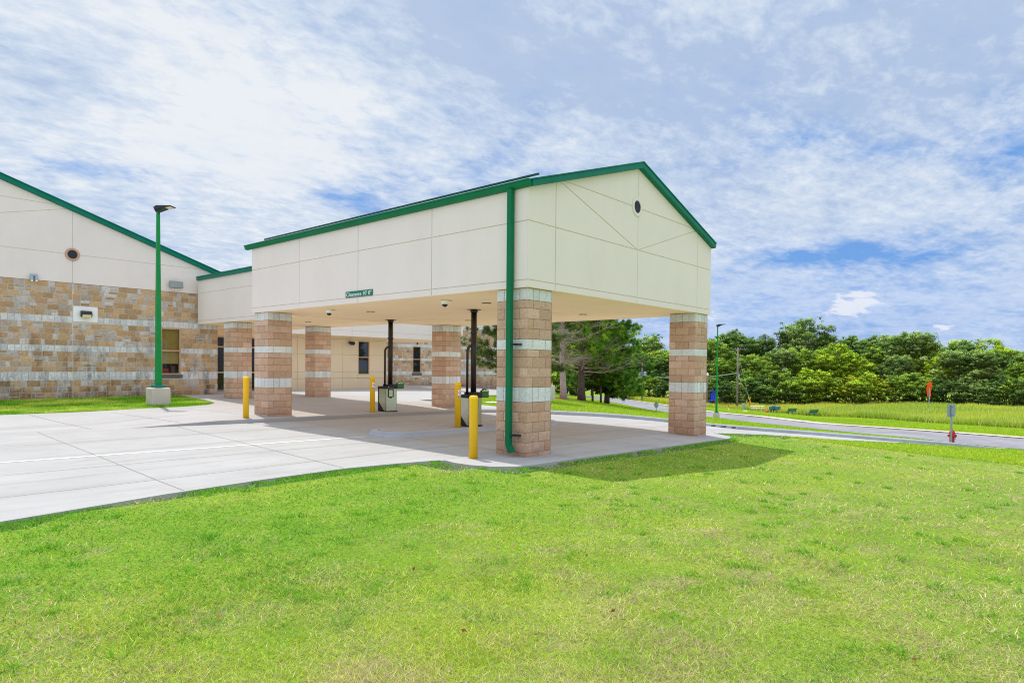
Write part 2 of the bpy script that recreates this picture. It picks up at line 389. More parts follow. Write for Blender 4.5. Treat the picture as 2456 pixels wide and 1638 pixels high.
def clip_cell(poly, x0, x1, y0, y1):
    def cl(p, ax, val, keep):
        out = []
        for i in range(len(p)):
            a = p[i]; b = p[(i + 1) % len(p)]; ia = keep * (a[ax] - val) >= 0; ib = keep * (b[ax] - val) >= 0
            if ia: out.append(a)
            if ia != ib:
                k = (val - a[ax]) / (b[ax] - a[ax]); out.append((a[0] + k * (b[0] - a[0]), a[1] + k * (b[1] - a[1])))
        return out
    for ax, v, k in ((0, x0, 1), (0, x1, -1), (1, y0, 1), (1, y1, -1)):
        poly = cl(poly, ax, v, k)
        if len(poly) < 3: return []
    return poly
def sheet(name, poly, zf, mat, cell=1.0, skirt=.3, kind='structure'):
    xs = [p[0] for p in poly]; ys = [p[1] for p in poly]
    idx = {}; pts = []; fs = []
    def vid(p):
        k = (round(p[0], 3), round(p[1], 3))
        if k not in idx: idx[k] = len(pts); pts.append(k)
        return idx[k]
    nx0, nx1 = math.floor(min(xs) / cell), math.ceil(max(xs) / cell); ny0, ny1 = math.floor(min(ys) / cell), math.ceil(max(ys) / cell)
    for i in range(nx0, nx1):
        for j in range(ny0, ny1):
            c = clip_cell(poly, i * cell, (i + 1) * cell, j * cell, (j + 1) * cell)
            if not c: continue
            f = []
            for p in c:
                v = vid(p)
                if v not in f: f.append(v)
            a = sum(pts[f[k]][0] * pts[f[(k + 1) % len(f)]][1] - pts[f[(k + 1) % len(f)]][0] * pts[f[k]][1] for k in range(len(f)))
            if len(f) >= 3 and abs(a) > 1e-5: fs.append(f if a > 0 else f[::-1])
    P = np.array(pts); z = zf(P[:, 0], P[:, 1])
    vs = [(x, y, zz) for (x, y), zz in zip(pts, z)]
    mb = MB(); mb.add(vs, fs)
    if skirt:
        Q = []
        for i in range(len(poly)):
            a = np.array(poly[i]); b = np.array(poly[(i + 1) % len(poly)]); n = max(1, int(np.hypot(*(b - a)) / .5))
            Q += [a + (b - a) * k / n for k in range(n)]
        Q = np.array(Q); qz = zf(Q[:, 0], Q[:, 1]); n = len(Q)
        mb.add([(*q, zz) for q, zz in zip(Q, qz)] + [(*q, zz - skirt) for q, zz in zip(Q, qz)], [(i, (i + 1) % n, (i + 1) % n + n, i + n) for i in range(n)])
    o = mb.build(name, mat)
    return tag(o, kind=kind)
def strip(mb, pts, w, zf, dz, step=.5):
    for (a, b) in zip(pts[:-1], pts[1:]):
        a = np.array(a, float); b = np.array(b, float); L = np.hypot(*(b - a)); n = max(1, int(L / step)); d = (b - a) / L; nn = np.array([-d[1], d[0]]) * w / 2
        Q = [a + (b - a) * k / n for k in range(n + 1)]
        vs = []
        for q in Q:
            for s in (-1, 1):
                p = q + s * nn; vs.append((p[0], p[1], float(zf(np.array([p[0]]), np.array([p[1]]))[0]) + dz))
        mb.add(vs, [(2 * i, 2 * i + 2, 2 * i + 3, 2 * i + 1) for i in range(n)])
def resample(pts, step):
    out = [np.array(pts[0], float)]
    for a, b in zip(pts[:-1], pts[1:]):
        a = np.array(a, float); b = np.array(b, float); n = max(1, int(np.hypot(*(b - a)) / step))
        out += [a + (b - a) * k / n for k in range(1, n + 1)]
    return np.array(out)
def smooth_line(pts, it=3):
    P = np.array(pts, float)
    for _ in range(it):
        Q = [P[0]]
        for a, b in zip(P[:-1], P[1:]): Q += [a * .75 + b * .25, a * .25 + b * .75]
        Q.append(P[-1]); P = np.array(Q)
    return P
def kerb_sweep(mb, pts, top, bot, w=.16, step=.4):
    """pts run so that the lane lies to the right of travel; kerb body to the left"""
    P = resample(pts, step); n = len(P)
    T = np.gradient(P, axis=0); T /= np.linalg.norm(T, axis=1)[:, None]; N = np.stack([-T[:, 1], T[:, 0]], 1)
    prof = [(0.0, 0, -.12), (.025, 0, .6), (.045, 0, .93), (.075, 0, 1.0), (w, 0, 1.0), (w, 0, -.12)]
    vs = []
    for i in range(n):
        zt = float(top(P[i:i + 1, 0], P[i:i + 1, 1])[0]); zb = float(bot(P[i:i + 1, 0], P[i:i + 1, 1])[0])
        for o_, _, k in prof:
            q = P[i] + N[i] * o_; vs.append((q[0], q[1], zb + (zt - zb) * k if k >= 0 else zb + k))
    m = len(prof); fs = []
    for i in range(n - 1):
        for k in range(m - 1): fs.append((i * m + k, (i + 1) * m + k, (i + 1) * m + k + 1, i * m + k + 1))
    mb.add(vs, fs)

LOT = lambda x, y: g(x, y) + .035
def road_z(x, y): return g(x, y) + .04
WZ = lambda x, y: g(x, y) + walk_off(x, y)

# ground sheet -------------------------------------------------------
def build_ground():
    def axis(lo, hi, c0, c1, fine, mid, far):
        a = list(np.arange(c0, c1 + 1e-6, fine)); x = c0; s = fine
        l = []
        while x > lo:
            s = min(s * 1.18, far); x -= s; l.append(x)
        r = []; x = c1; s = fine
        while x < hi:
            s = min(s * 1.12, far); x += s; r.append(x)
        return np.array(l[::-1] + a + r)
    X = axis(-400, 1500, -14, 46, .5, 2, 60); Y = axis(-500, 1200, -12, 36, .5, 2, 60)
    XX, YY = np.meshgrid(X, Y)
    Z = g(np.clip(XX, -150, 320), np.clip(YY, -250, 300))
    n = fbm(XX, YY, 1.6, 3) - .5
    inside = np.zeros(XX.shape, bool)
    for poly in (DRIVE, SLAB, WALK, ROAD): inside |= inpoly(XX, YY, poly)
    LI = inpoly(XX, YY, LAWN_L)
    Z = np.where(inside & ~LI, Z - .16, Z)
    ny, nx = XX.shape
    idx = np.arange(ny * nx).reshape(ny, nx)
    q = np.stack([idx[:-1, :-1], idx[:-1, 1:], idx[1:, 1:], idx[1:, :-1]], -1).reshape(-1, 4)
    o = np_mesh('ground', np.stack([XX, YY, Z], -1).reshape(-1, 3), q.ravel(), np.full(len(q), 4), M['ground'], smooth=True)
    tag(o, kind='structure')
build_ground()
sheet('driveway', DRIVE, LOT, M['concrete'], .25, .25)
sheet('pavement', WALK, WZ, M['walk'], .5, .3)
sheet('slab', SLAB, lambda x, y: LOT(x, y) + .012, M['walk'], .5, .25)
sheet('road', ROAD, road_z, M['asphalt'], 4.0, .3)
SOIL = [(-2.6, 1.22), (-2.1, 1.0), (-1.62, .75), (-1.6, .1), (-1.45, -.25), (-1.62, -.38), (-1.80, -.1), (-1.92, .2), (-1.85, .45), (-2.15, .62), (-2.3, .9)]
mb = MB(); strip(mb, list(map(tuple, smooth_line(ROAD_F, 2))), 1.1, g, .075, 2); tag(mb.build('road_verge', M['gravel']), kind='structure')
mb = MB()
kerb_sweep(mb, list(map(tuple, smooth_line(KERB_WALK[4:] + KERB_FAR[:1], 2))), lambda x, y: WZ(x, y) + .004, LOT)
tag(mb.build('kerb', M['kerb'], smooth=True), kind='structure')
mb = MB()
kerb_sweep(mb, list(map(tuple, smooth_line([(8.2, 9.235)] + KERB_FAR, 2))), lambda x, y: g(x, y) + .15 * (1 - sst(23.5, 26.5, x)) + .03, LOT, .30)
tag(mb.build('roadside_kerb', M['kerb'], smooth=True), kind='structure')
# island (raised refuge with rounded ends)
def island():
    x0, x1, y0, y1 = .05, 7.15, 4.22, 5.75; r = (y1 - y0) / 2; cy = (y0 + y1) / 2
    pts = [(x0 + r - r * math.sin(a) * 1.0, cy + r * math.cos(a)) for a in np.linspace(0, math.pi, 13)]
    pts += [(x1 - r + r * math.sin(a), cy - r * math.cos(a)) for a in np.linspace(0, math.pi, 13)]
    def ring(off, dz):
        out = []
        for i, (x, y) in enumerate(pts):
            nx = x - min(max(x, x0 + r), x1 - r); ny = y - cy; L = math.hypot(nx, ny)
            px = x - nx / L * off; py = y - ny / L * off
            out.append((px, py, gz(px, py) + dz))
        return out
    rings = [ring(0, -.1), ring(0, .035), ring(.05, .10), ring(.075, .148), ring(.11, .158), ring(.24, .160)]
    n = len(pts); mb = MB(); vs = sum(rings, []); fs = []
    for k in range(len(rings) - 1):
        for i in range(n): fs.append((k * n + i, k * n + (i + 1) % n, (k + 1) * n + (i + 1) % n, (k + 1) * n + i))
    mb.add(vs, fs, 0)
    rj = [ring(.24, .160), ring(.255, .154), ring(.27, .162)]
    mb.add(rj[0] + rj[1] + rj[2], [(k * n + i, k * n + (i + 1) % n, (k + 1) * n + (i + 1) % n, (k + 1) * n + i) for k in range(2) for i in range(n)], 1)
    top = ring(.27, .162); mb.add(top, [tuple(range(n))], 2)
    tag(mb.build('traffic_island', [M['kerb'], M['dirt'], M['walk']]), kind='structure')
island()
# lane paint and joints
mb = MB(); strip(mb, [(-40, 8.4), (-12, 6.55), (-7.24, 5.97), (-3.86, 5.43), (-.15, 5.06)], .115, LOT, .004, .12)
tag(mb.build('lane_marking', M['white_paint']), kind='structure')
mb = MB()
for a, b in (((-5.56, 11.0), (-6.02, 1.33)), ((-2.62, 10.1), (-3.28, 1.42)), ((-10.2, 12.0), (-10.4, .8)), ((.6, 9.45), (.45, .95)), ((3.9, 9.3), (3.8, .95)), ((7.1, 9.2), (7.1, .95)), ((10.2, 8.5), (10.2, .1)), ((-14, 4.9), (-7.5, 4.46)), ((-7.5, 4.46), (-.87, 3.98)), ((-.87, 3.98), (11.5, 3.2)), ((-14, 9.6), (-6, 8.3)), ((-6, 8.3), (9.5, 7.3)), ((-14, 2.6), (-1, 2.4)), ((-1, 2.4), (9.6, 1.9))):
    strip(mb, [a, b], .014, LOT, .004, .15)
for xx in (-11, -8.6, -6.6, -4.4, -2.4, -.2, 1.8, 3.8, 5.8, 7.8):
    k = np.interp(xx, [p[0] for p in KERB_WALK], [p[1] for p in KERB_WALK])
    strip(mb, [(xx, k + .25), (xx - .35, k + 4.7)], .014, WZ, .005)
strip(mb, [(1.0, 12.9), (9.2, 12.9)], .014, WZ, .0045)
for xx in (.9, 2.6, 4.3, 6.0, 7.7): strip(mb, [(xx, -.58), (xx, .9)], .012, lambda x, y: LOT(x, y) + .012, .0045)
strip(mb, [(-1.35, .93), (9.15, .93)], .022, lambda x, y: LOT(x, y) + .012, .0045)
tag(mb.build('pavement_joint', M['tanjoint']), kind='structure')
mb = MB()   # worn dark stencil strokes on the far kerb, too blurred to read
kx = smooth_line([(8.2, 9.235)] + KERB_FAR, 2)
for i in range(6):
    q = 15.6 + i * .33; yy = np.interp(q, kx[:, 0], kx[:, 1]); s = .09 if i % 2 else .12
    d = Vector((1, -.95, 0)).normalized(); nn = Vector((-.69, -.72, 0)); zz = gz(q, yy) + .10
    c0 = Vector((q, yy, zz)) + nn * .001
    mb.add([c0 - d * s + Vector((0, 0, -.025)), c0 + d * s + Vector((0, 0, -.025)), c0 + d * s + Vector((0, 0, .03)) + Vector((.02, .022, 0)), c0 - d * s + Vector((0, 0, .03)) + Vector((.02, .022, 0))], [(0, 1, 2, 3)])
tag(mb.build('kerb_marking', M['dark_fix']), kind='structure')

# ------------------------------------------------------------------ panelled stucco
def split_poly(poly, p, d):
    """split convex polygon by line through p with direction d"""
    n = (-d[1], d[0]); A = []; B = []
    s = [(q[0] - p[0]) * n[0] + (q[1] - p[1]) * n[1] for q in poly]
    for i in range(len(poly)):
        a, b = poly[i], poly[(i + 1) % len(poly)]; sa, sb = s[i], s[(i + 1) % len(poly)]
        if sa >= -1e-9: A.append(a)
        if sa <= 1e-9: B.append(a)
        if sa * sb < -1e-12:
            k = sa / (sa - sb); m = (a[0] + k * (b[0] - a[0]), a[1] + k * (b[1] - a[1])); A.append(m); B.append(m)
    def ok(P):
        return len(P) > 2 and abs(sum(P[k][0] * P[(k + 1) % len(P)][1] - P[(k + 1) % len(P)][0] * P[k][1] for k in range(len(P)))) > .01
    return [P for P in (A, B) if ok(P)]
def inset(poly, d, border):
    """inset convex polygon edges by d, except edges lying on the border polygon"""
    a = sum(poly[k][0] * poly[(k + 1) % len(poly)][1] - poly[(k + 1) % len(poly)][0] * poly[k][1] for k in range(len(poly)))
    P = poly if a > 0 else poly[::-1]
    out = P
    for i in range(len(P)):
        a, b = P[i], P[(i + 1) % len(P)]; L = math.hypot(b[0] - a[0], b[1] - a[1])
        if L < 1e-6: continue
        n = (-(b[1] - a[1]) / L, (b[0] - a[0]) / L)
        mid = ((a[0] + b[0]) / 2, (a[1] + b[1]) / 2); on = False
        for j in range(len(border)):
            c, e = border[j], border[(j + 1) % len(border)]; LL = math.hypot(e[0] - c[0], e[1] - c[1])
            if abs((mid[0] - c[0]) * (e[1] - c[1]) - (mid[1] - c[1]) * (e[0] - c[0])) / LL < 1e-4: on = True
        dd = 0 if on else d
        r = split_poly(out, (a[0] + n[0] * dd, a[1] + n[1] * dd), (b[0] - a[0], b[1] - a[1]))
        best = None
        for q in r:
            cx = sum(z[0] for z in q) / len(q); cy = sum(z[1] for z in q) / len(q)
            if (cx - a[0] - n[0] * dd) * n[0] + (cy - a[1] - n[1] * dd) * n[1] > 0: best = q
        if best: out = best
    return out
def clad(border, cuts, fn, depth, name, mat, gmat, parent, holes=(), gap=.007, t=.015, edge_in=.02):
    """border polygon (a,b); cuts list of (p,d,filter); fn(a,b,t)->xyz with t outwards. Panels stand t proud of a backing."""
    polys = [border]
    for p, d, flt in cuts:
        nxt = []
        for q in polys:
            c = (sum(z[0] for z in q) / len(q), sum(z[1] for z in q) / len(q))
            nxt += split_poly(q, p, d) if (flt is None or flt(*c)) else [q]
        polys = nxt
    mb = MB()
    for q in polys:
        i = inset(q, gap, border)
        if len(i) > 2:
            # clean doubles
            u = [i[0]]
            for z in i[1:]:
                if math.hypot(z[0] - u[-1][0], z[1] - u[-1][1]) > 1e-4: u.append(z)
            if math.hypot(u[0][0] - u[-1][0], u[0][1] - u[-1][1]) < 1e-4: u.pop()
            if len(u) > 2: mb.prism(u, fn, 0, t, 0)
    o = mb.build(name, [mat], parent, bevel=.004, seg=1)
    xs_ = [p[0] for p in border]; lo_, hi_ = min(xs_), max(xs_)
    bb = []
    for i in range(len(border)):
        a_ = border[i]; n_ = border[(i + 1) % len(border)]; p_ = border[i - 1]
        if a_[0] in (lo_, hi_):
            # keep the slope of a raked edge while pulling the ends in
            q_ = n_ if abs(n_[0] - a_[0]) > .05 else p_
            sgn_ = 1 if a_[0] == lo_ else -1; bb.append((a_[0] + sgn_ * edge_in, a_[1] + (q_[1] - a_[1]) * edge_in / max(abs(q_[0] - a_[0]), 1e-6)))
        else: bb.append(a_)
    b = MB(); b.prism(bb, fn, -depth, -.0005); bo = b.build('groove_backing', [gmat], parent)
    return o

# ------------------------------------------------------------------ masonry
TAN = [(.56, .365, .255), (.59, .395, .285), (.53, .335, .225), (.58, .385, .27), (.545, .35, .235), (.61, .42, .31)]
WHT = [(.66, .67, .66), (.70, .70, .68), (.62, .64, .64), (.68, .68, .65)]
def face_block(mb, fn, a0, a1, b0, b1, prot, col, m=0, nu=3, nv=2, rough=.006):
    """block whose face lies in the (a,b) plane; fn(a,b,t)"""
    fr = []
    for j in range(nv + 1):
        for i in range(nu + 1):
            edge = i in (0, nu) or j in (0, nv)
            t = prot - (.006 if edge else 0) + (random.uniform(-rough, rough) if not edge else random.uniform(-.002, .002))
            fr.append(fn(a0 + (a1 - a0) * i / nu, b0 + (b1 - b0) * j / nv, t))
    fs = [(j * (nu + 1) + i, j * (nu + 1) + i + 1, (j + 1) * (nu + 1) + i + 1, (j + 1) * (nu + 1) + i) for j in range(nv) for i in range(nu)]
    b = len(fr)
    loop = [i for i in range(nu + 1)] + [j * (nu + 1) + nu for j in range(1, nv + 1)] + [nv * (nu + 1) + i for i in range(nu - 1, -1, -1)] + [j * (nu + 1) for j in range(nv - 1, 0, -1)]
    back = []
    for k in loop:
        i = k % (nu + 1); j = k // (nu + 1); back.append(fn(a0 + (a1 - a0) * i / nu, b0 + (b1 - b0) * j / nv, -.002))
    n = len(loop)
    fs += [(loop[k], b + k, b + (k + 1) % n, loop[(k + 1) % n]) for k in range(n)]
    mb.add(fr + back, fs, m, col)
S = .8128
COURSES = [('cap', .236), ('t', .163), ('t', .21), ('t', .20), ('t', .21), ('w', .21), ('t', .152), ('t', .21), ('t', .20), ('t', .20), ('s', .30)] + [('t', .203)] * 12
def pillar(x, y, zb, zt, parent, fine=True, seed=1):
    """split-face block pillar with corner (x,y) at its low corner"""
    random.seed(seed)
    root = empty('pillar', (x, y, 0)); root.parent = parent
    core = MB().box(.012, S - .012, .012, S - .012, zb - .2, zt + .05); core.build('mortar_core', M['mortar'], root)
    parts = {}
    z = zt; band = 0; row = 0; J = .006
    e = .012
    faces = [(lambda a, b, t: (a, .012 - t, b), False), (lambda a, b, t: (.012 - t, S - a, b), True), (lambda a, b, t: (S - a, S - .012 + t, b), False), (lambda a, b, t: (S - .012 + t, a, b), True)]
    for kind, h in COURSES:
        z1 = z; z0 = max(z - h, zb - .12); z -= h
        if z1 <= zb - .1: break
        key = ('tan_blocks', band) if kind == 't' else ('white_band', band)
        if kind != 't': band += 1
        mb = parts.setdefault(key, MB())
        for fi, (fn, wide) in enumerate(faces):
            if kind in ('cap', 's'): edges = [0, .2, .4, .61, S]
            else:
                edges = [0, .41, S] if (row + (fi % 2)) % 2 == 0 else [0, .2, .61, S]
            for a0, a1 in zip(edges[:-1], edges[1:]):
                A0 = a0 + (J if a0 > 0 else (-.0 if wide else .012 + .001)); A1 = a1 - (J if a1 < S else (-.0 if wide else .012 + .001))
                c = random.choice(TAN if kind == 't' else WHT); k = random.uniform(.89, 1.07); c = [q * k for q in c]
                face_block(mb, fn, A0, A1, z0 + J, z1 - J, .013, c, 0, 4 if fine else 2, 3 if fine else 2, .007 if fine else .004)
        row += 1
    for (nm, _), mb in parts.items(): mb.build(nm, M['cmu'], root)
    return root

ST_TAN = [(.53, .35, .195), (.48, .305, .165), (.56, .38, .22), (.42, .27, .15), (.52, .375, .255)]
ST_PALE = [(.50, .43, .37), (.53, .47, .42), (.46, .385, .325), (.56, .52, .48), (.44, .35, .28)]
ST_FLD = [(.56, .525, .49), (.59, .56, .53), (.54, .50, .46)]
ST_WHT = [(.62, .615, .61), (.67, .665, .66), (.58, .575, .575), (.65, .65, .655)]
def ashlar(fn, a0, a1, zb, zt, bands, holes, parent, mat, fine=2, seed=3, vjoints=()):
    """random coursed stone between zb and zt with white bands; holes=(a0,a1,z0,z1)"""
    random.seed(seed)
    ston = MB(); J = .0085
    def free(u0, u1, z0, z1):
        """subtract holes"""
        segs = [(u0, u1)]
        for h0, h1, y0, y1 in holes:
            if z1 > y0 + .02 and z0 < y1 - .02:
                ns = []
                for s0, s1 in segs:
                    if s1 <= h0 or s0 >= h1: ns.append((s0, s1)); continue
                    if s0 < h0 - .03: ns.append((s0, h0))
                    if s1 > h1 + .03: ns.append((h1, s1))
                segs = ns
        for v in vjoints:
            ns = []
            for s0, s1 in segs:
                if s0 < v < s1: ns += [(s0, v - .006), (v + .006, s1)]
                else: ns.append((s0, s1))
            segs = ns
        return segs
    def put(mb, u0, u1, z0, z1, pal, prot):
        for s0, s1 in free(u0, u1, z0, z1):
            if s1 - s0 < .04: continue
            c = random.choice(pal); k = random.uniform(.88, 1.1)
            face_block(mb, fn, s0 + J, s1 - J, z0 + J, z1 - J, prot, [q * k for q in c], 0, fine + 1, fine, .008)
    z = zb; lev = sorted(bands) + [(zt, zt)]
    for b0, b1 in lev:
        ston = MB()
        h = b0 - z; n = max(1, round(h / .205))
        for r in range(n):
            z0 = z + h * r / n; z1 = z + h * (r + 1) / n; u = a0 - random.uniform(0, .3); zm = (z0 + z1) / 2
            while u < a1:
                if random.random() < .55:
                    w = random.uniform(.30, .42); put(ston, max(u, a0), min(u + w, a1), z0, z1, ST_TAN if random.random() < .86 else ST_PALE, .016)
                else:
                    w = random.choice((.12, .16, .2, .3)); k = random.random()
                    if k < .62 and w > .16:
                        zz = z0 + (z1 - z0) * random.choice((.45, .55))
                        put(ston, max(u, a0), min(u + w, a1), z0, zz, ST_PALE if random.random() < .65 else ST_TAN, .012)
                        put(ston, max(u, a0), min(u + w, a1), zz, z1, ST_PALE * 2 + ST_FLD if random.random() < .72 else ST_TAN, .012)
                    else: put(ston, max(u, a0), min(u + w, a1), z0, z1, ST_PALE * 2 + ST_FLD + ST_TAN[:1], .014)
                u += w
        if b1 > b0:
            wb = MB(); u = a0
            while u < a1:
                n0 = len(wb.v); put(wb, u, min(u + .205, a1), b0, b1, ST_WHT, .02); u += .205
                if len(wb.v) == n0 and n0: wb.build('white_band', mat, parent); wb = MB()
            if wb.v: wb.build('white_band', mat, parent)
        ston.build('stone_facing', mat, parent)
        z = b1

# ------------------------------------------------------------------ the drive-through canopy
CW, CL = 8.49, 11.12; ZB = 3.44; ZE = 5.405; XA = CW / 2; ZA = 6.745
def canopy():
    root = empty('drive_through_canopy', (0, 0, 0))
    tag(root, 'cream gabled drive-through canopy with green trim standing on four block pillars', 'canopy')
    t = .018
    yf = lambda a, b, q: (a, t - q, b)          # gable, facing -Y
    gb = [(0, ZB), (CW, ZB), (CW, ZE), (XA, ZA), (0, ZE)]
    H = (1, 0); V = (0, 1)
    cuts = [((0, 3.585), H, None), ((0, 4.755), H, None), ((.90, 0), V, None), ((CW - .90, 0), V, None), ((XA, 0), V, None),
            ((0, 5.785), H, lambda x, z: z > 4.755),
            ((XA, 4.755), (XA - 1.05, 4.755 - 5.74), lambda x, z: z > 4.755 and x < XA), ((XA, 4.755), (CW - 1.05 - XA, 5.74 - 4.755), lambda x, z: z > 4.755 and x > XA)]
    clad(gb, cuts, yf, .25, 'gable_wall', M['eifs'], M['groove'], root)
    xf = lambda a, b, q: (t - q, a, b)         # side, facing -X
    cuts = [((0, 3.585), H, None), ((0, 4.755), H, None)] + [((yy, 0), V, None) for yy in (2.84, 5.63, 8.40)]
    clad([(t, ZB), (CL - t, ZB), (CL - t, ZE), (t, ZE)], cuts, xf, .25, 'side_wall', M['eifs'], M['groove'], root, edge_in=.255)
    xr = lambda a, b, q: (CW - t + q, a, b)
    clad([(t, ZB), (CL - t, ZB), (CL - t, ZE), (t, ZE)], cuts, xr, .25, 'side_wall', M['eifs'], M['groove'], root, edge_in=.255)
    yb = lambda a, b, q: (a, CL - t + q, b)
    clad(gb, [((0, 3.585), H, None), ((0, 4.755), H, None)], yb, .25, 'gable_wall', M['eifs'], M['groove'], root)
    MB().box(.26, CW - .26, .26, CL - .26, ZB + .004, ZB + .06).build('soffit', M['soffit'], root)
    MB().prism([(.0, 0), (.0, 0)], lambda a, b, q: (0, 0, 0), 0, 0) if 0 else None
    # underside lip of the walls in soffit colour
    lip = MB()
    for b in ((.004, CW - .004, .004, .262), (.004, CW - .004, CL - .262, CL - .004), (.004, .262, .262, CL - .262), (CW - .262, CW - .004, .262, CL - .262)): lip.box(*b, ZB - .004, ZB + .002)
    lip.build('soffit_border', M['soffit'], root)
    # ceiling access panels (slightly proud)
    MB().box(4.6, 5.8, 3.4, 4.6, ZB - .004, ZB + .003).build('access_panel', M['soffit'], root)
    MB().box(5.0, 6.2, 8.3, 9.5, ZB - .004, ZB + .003).build('access_panel', M['soffit'], root)
    # roof
    sl = (ZA - ZE) / XA
    r = MB()
    for s in (-1, 1):
        x0 = XA + s * (XA + .08); z0 = ZE + .075 - .08 * sl
        r.prism([(0, 0), (1, 0), (1, 1), (0, 1)], lambda a, b, q, x0=x0, z0=z0: (x0 + (XA - x0) * a, -.06 + (CL + .18) * b, z0 + (ZA + .085 - z0) * a + q), 0, .05)
    sm = r
    for s in (-1, 1):
        x0 = XA + s * (XA + .08); z0 = ZE + .12 - .08 * sl
        for k in range(27):
            y = .1 + k * .42
            sm.prism([(0, 0), (1, 0), (1, 1), (0, 1)], lambda a, b, q, x0=x0, z0=z0, y=y: (x0 + (XA - x0) * a, y + .02 * b, z0 + (ZA + .13 - z0) * a + q), 0, .035)
    sm.build('roof', M['roof_green'], root)
    MB().box(.42, .46, .10, CL + .05, ZE + .355, ZE + .392).build('snow_guard_rail', M['rail_dark'], root)
    # rake trim on the gable, two runs and its profile
    for y0, y1 in ((-.13, .0), (CL, CL + .10)):
        rk = MB()
        for s in (-1, 1):
            xe = XA + s * (XA + .02)
            P = [(xe, ZE + .0), (xe, ZE + .115), (XA, ZA + .135), (XA, ZA + .0)]
            P = P if s > 0 else P
            rk.prism(P, lambda a, b, q: (a, q, b), y0, y1)
            P2 = [(xe + s * .02, ZE + .115), (xe + s * .02, ZE + .14), (XA, ZA + .16), (XA, ZA + .135)]
            rk.prism(P2, lambda a, b, q: (a, q, b), y0 - .02, y1)
        rk.build('rake_trim', M['fascia_green'], root)
    for s in (0, 1):
        gt = MB()
        prof = [(-.0, ZE - .005), (-.07, ZE - .005), (-.105, ZE + .035), (-.12, ZE + .105), (-.135, ZE + .105), (-.135, ZE + .125), (0, ZE + .125)]
        fx = (lambda a: a) if s == 0 else (lambda a: CW - a)
        gt.prism(prof, lambda a, b, q: (fx(a), q, b), -.10, CL + .26)
        gt.build('gutter', M['gutter_green'], root)
    # round vent in the gable
    vt = empty('round_vent', (XA - .06, 0, 5.80)); vt.parent = root
    ringp = MB(); n = 40
    vs = []
    for rr, yy in ((.235, .02), (.235, -.012), (.215, -.022), (.165, -.022), (.15, -.010), (.15, .02)):
        for k in range(n): a = 2 * math.pi * k / n; vs.append((rr * math.cos(a), yy, rr * math.sin(a)))
    ringp.add(vs, [(q * n + k, q * n + (k + 1) % n, (q + 1) * n + (k + 1) % n, (q + 1) * n + k) for q in range(5) for k in range(n)])
    ringp.build('frame', M['eifs'], vt)
    lv = MB(); lv.add([(.155 * math.cos(2 * math.pi * k / n), -.004, .155 * math.sin(2 * math.pi * k / n)) for k in range(n)], [tuple(range(n))])
    for k in range(-5, 6):
        z = k * .027; w = math.sqrt(max(.151 ** 2 - z * z, 0)); lv.box(-w, w, -.012, -.006, z - .004, z + .006)
    lv.build('louvre', M['vent'], vt)
    # downspout beside the near pillar
    d = MB(); y0 = .40
    zb = .16
    d.box(-.13, -.03, y0 - .058, y0 + .058, zb + .12, ZE + .0)
    def fn(a, b, q): return (-.03 - q, a, b)
    d.prism([(y0 - .058, zb + .12), (y0 + .058, zb + .12), (y0 - .02, zb - .05), (y0 - .16, zb - .02)], fn, 0, .10)
    ds = d.build('downspout', M['gutter_green'], root, bevel=.008)
    for zz in (2.30, .47):
        MB().box(-.115, .05, y0 - .10, y0 - .059, zz - .02, zz + .02).box(-.02, .045, y0 - .22, y0 - .10, zz - .02, zz + .02).build('strap', M['dark_fix'], ds)
    # pillars
    pillar(.057, .057, gz(.4, .4) + .04, ZB - .012, root, True, 5)
    pillar(CW - .057 - S, .057, gz(8, .4) + .04, ZB - .012, root, True, 6)
    pillar(.057, 10.25, .25, ZB - .012, root, True, 8)
    pillar(7.46, 10.30, .18, ZB - .012, root, True, 9)
canopy()

# ------------------------------------------------------------------ covered link to the entrance
def walkway():
    root = empty('entrance_walkway_canopy', (2.5, 11.2, 0))
    tag(root, 'low flat cream walkway canopy joining the drive-through canopy to the stone building', 'canopy')
    t = .018; X0 = 2.5 - 2.5; Y0 = 0; ZW = 3.57
    xf = lambda a, b, q: (t - q, a, b)
    clad([(0.02, ZW), (9.60, ZW), (9.60, 5.46), (0.02, 5.46)], [((0, 3.71), (1, 0), None), ((0, 4.90), (1, 0), None)], xf, .25, 'fascia_wall', M['eifs'], M['groove'], root)
    xr = lambda a, b, q: (4.75 - t + q, a, b)
    clad([(0.02, ZW), (13.2, ZW), (13.2, 5.46), (0.02, 5.46)], [((0, 3.71), (1, 0), None), ((0, 4.90), (1, 0), None)], xr, .25, 'fascia_wall', M['eifs'], M['groove'], root)
    MB().box(.262, 4.49, .02, 13.1, ZW + .004, ZW + .06).build('soffit', M['soffit'], root)
    MB().box(.005, .261, .02, 9.6, ZW - .004, ZW + .002).box(4.491, 4.745, .02, 13.1, ZW - .004, ZW + .002).build('soffit_border', M['soffit'], root)
    MB().box(.0, 4.75, .02, 9.6, 5.46, 5.50).build('roof', M['roof_green'], root)
    tr = MB(); tr.box(-.07, .03, -.0, 9.58, 5.455, 5.60).box(-.085, .03, -.0, 9.58, 5.60, 5.63); tr.build('roof_trim', M['fascia_green'], root)
    pillar(2.60 - 2.5, 17.75 - 11.2, gz(3, 18) + .03, ZW - .02, root, True, 12)
    pillar(6.17 - 2.5, 17.40 - 11.2, gz(6, 18) + .03, ZW - .02, root, True, 13)
walkway()

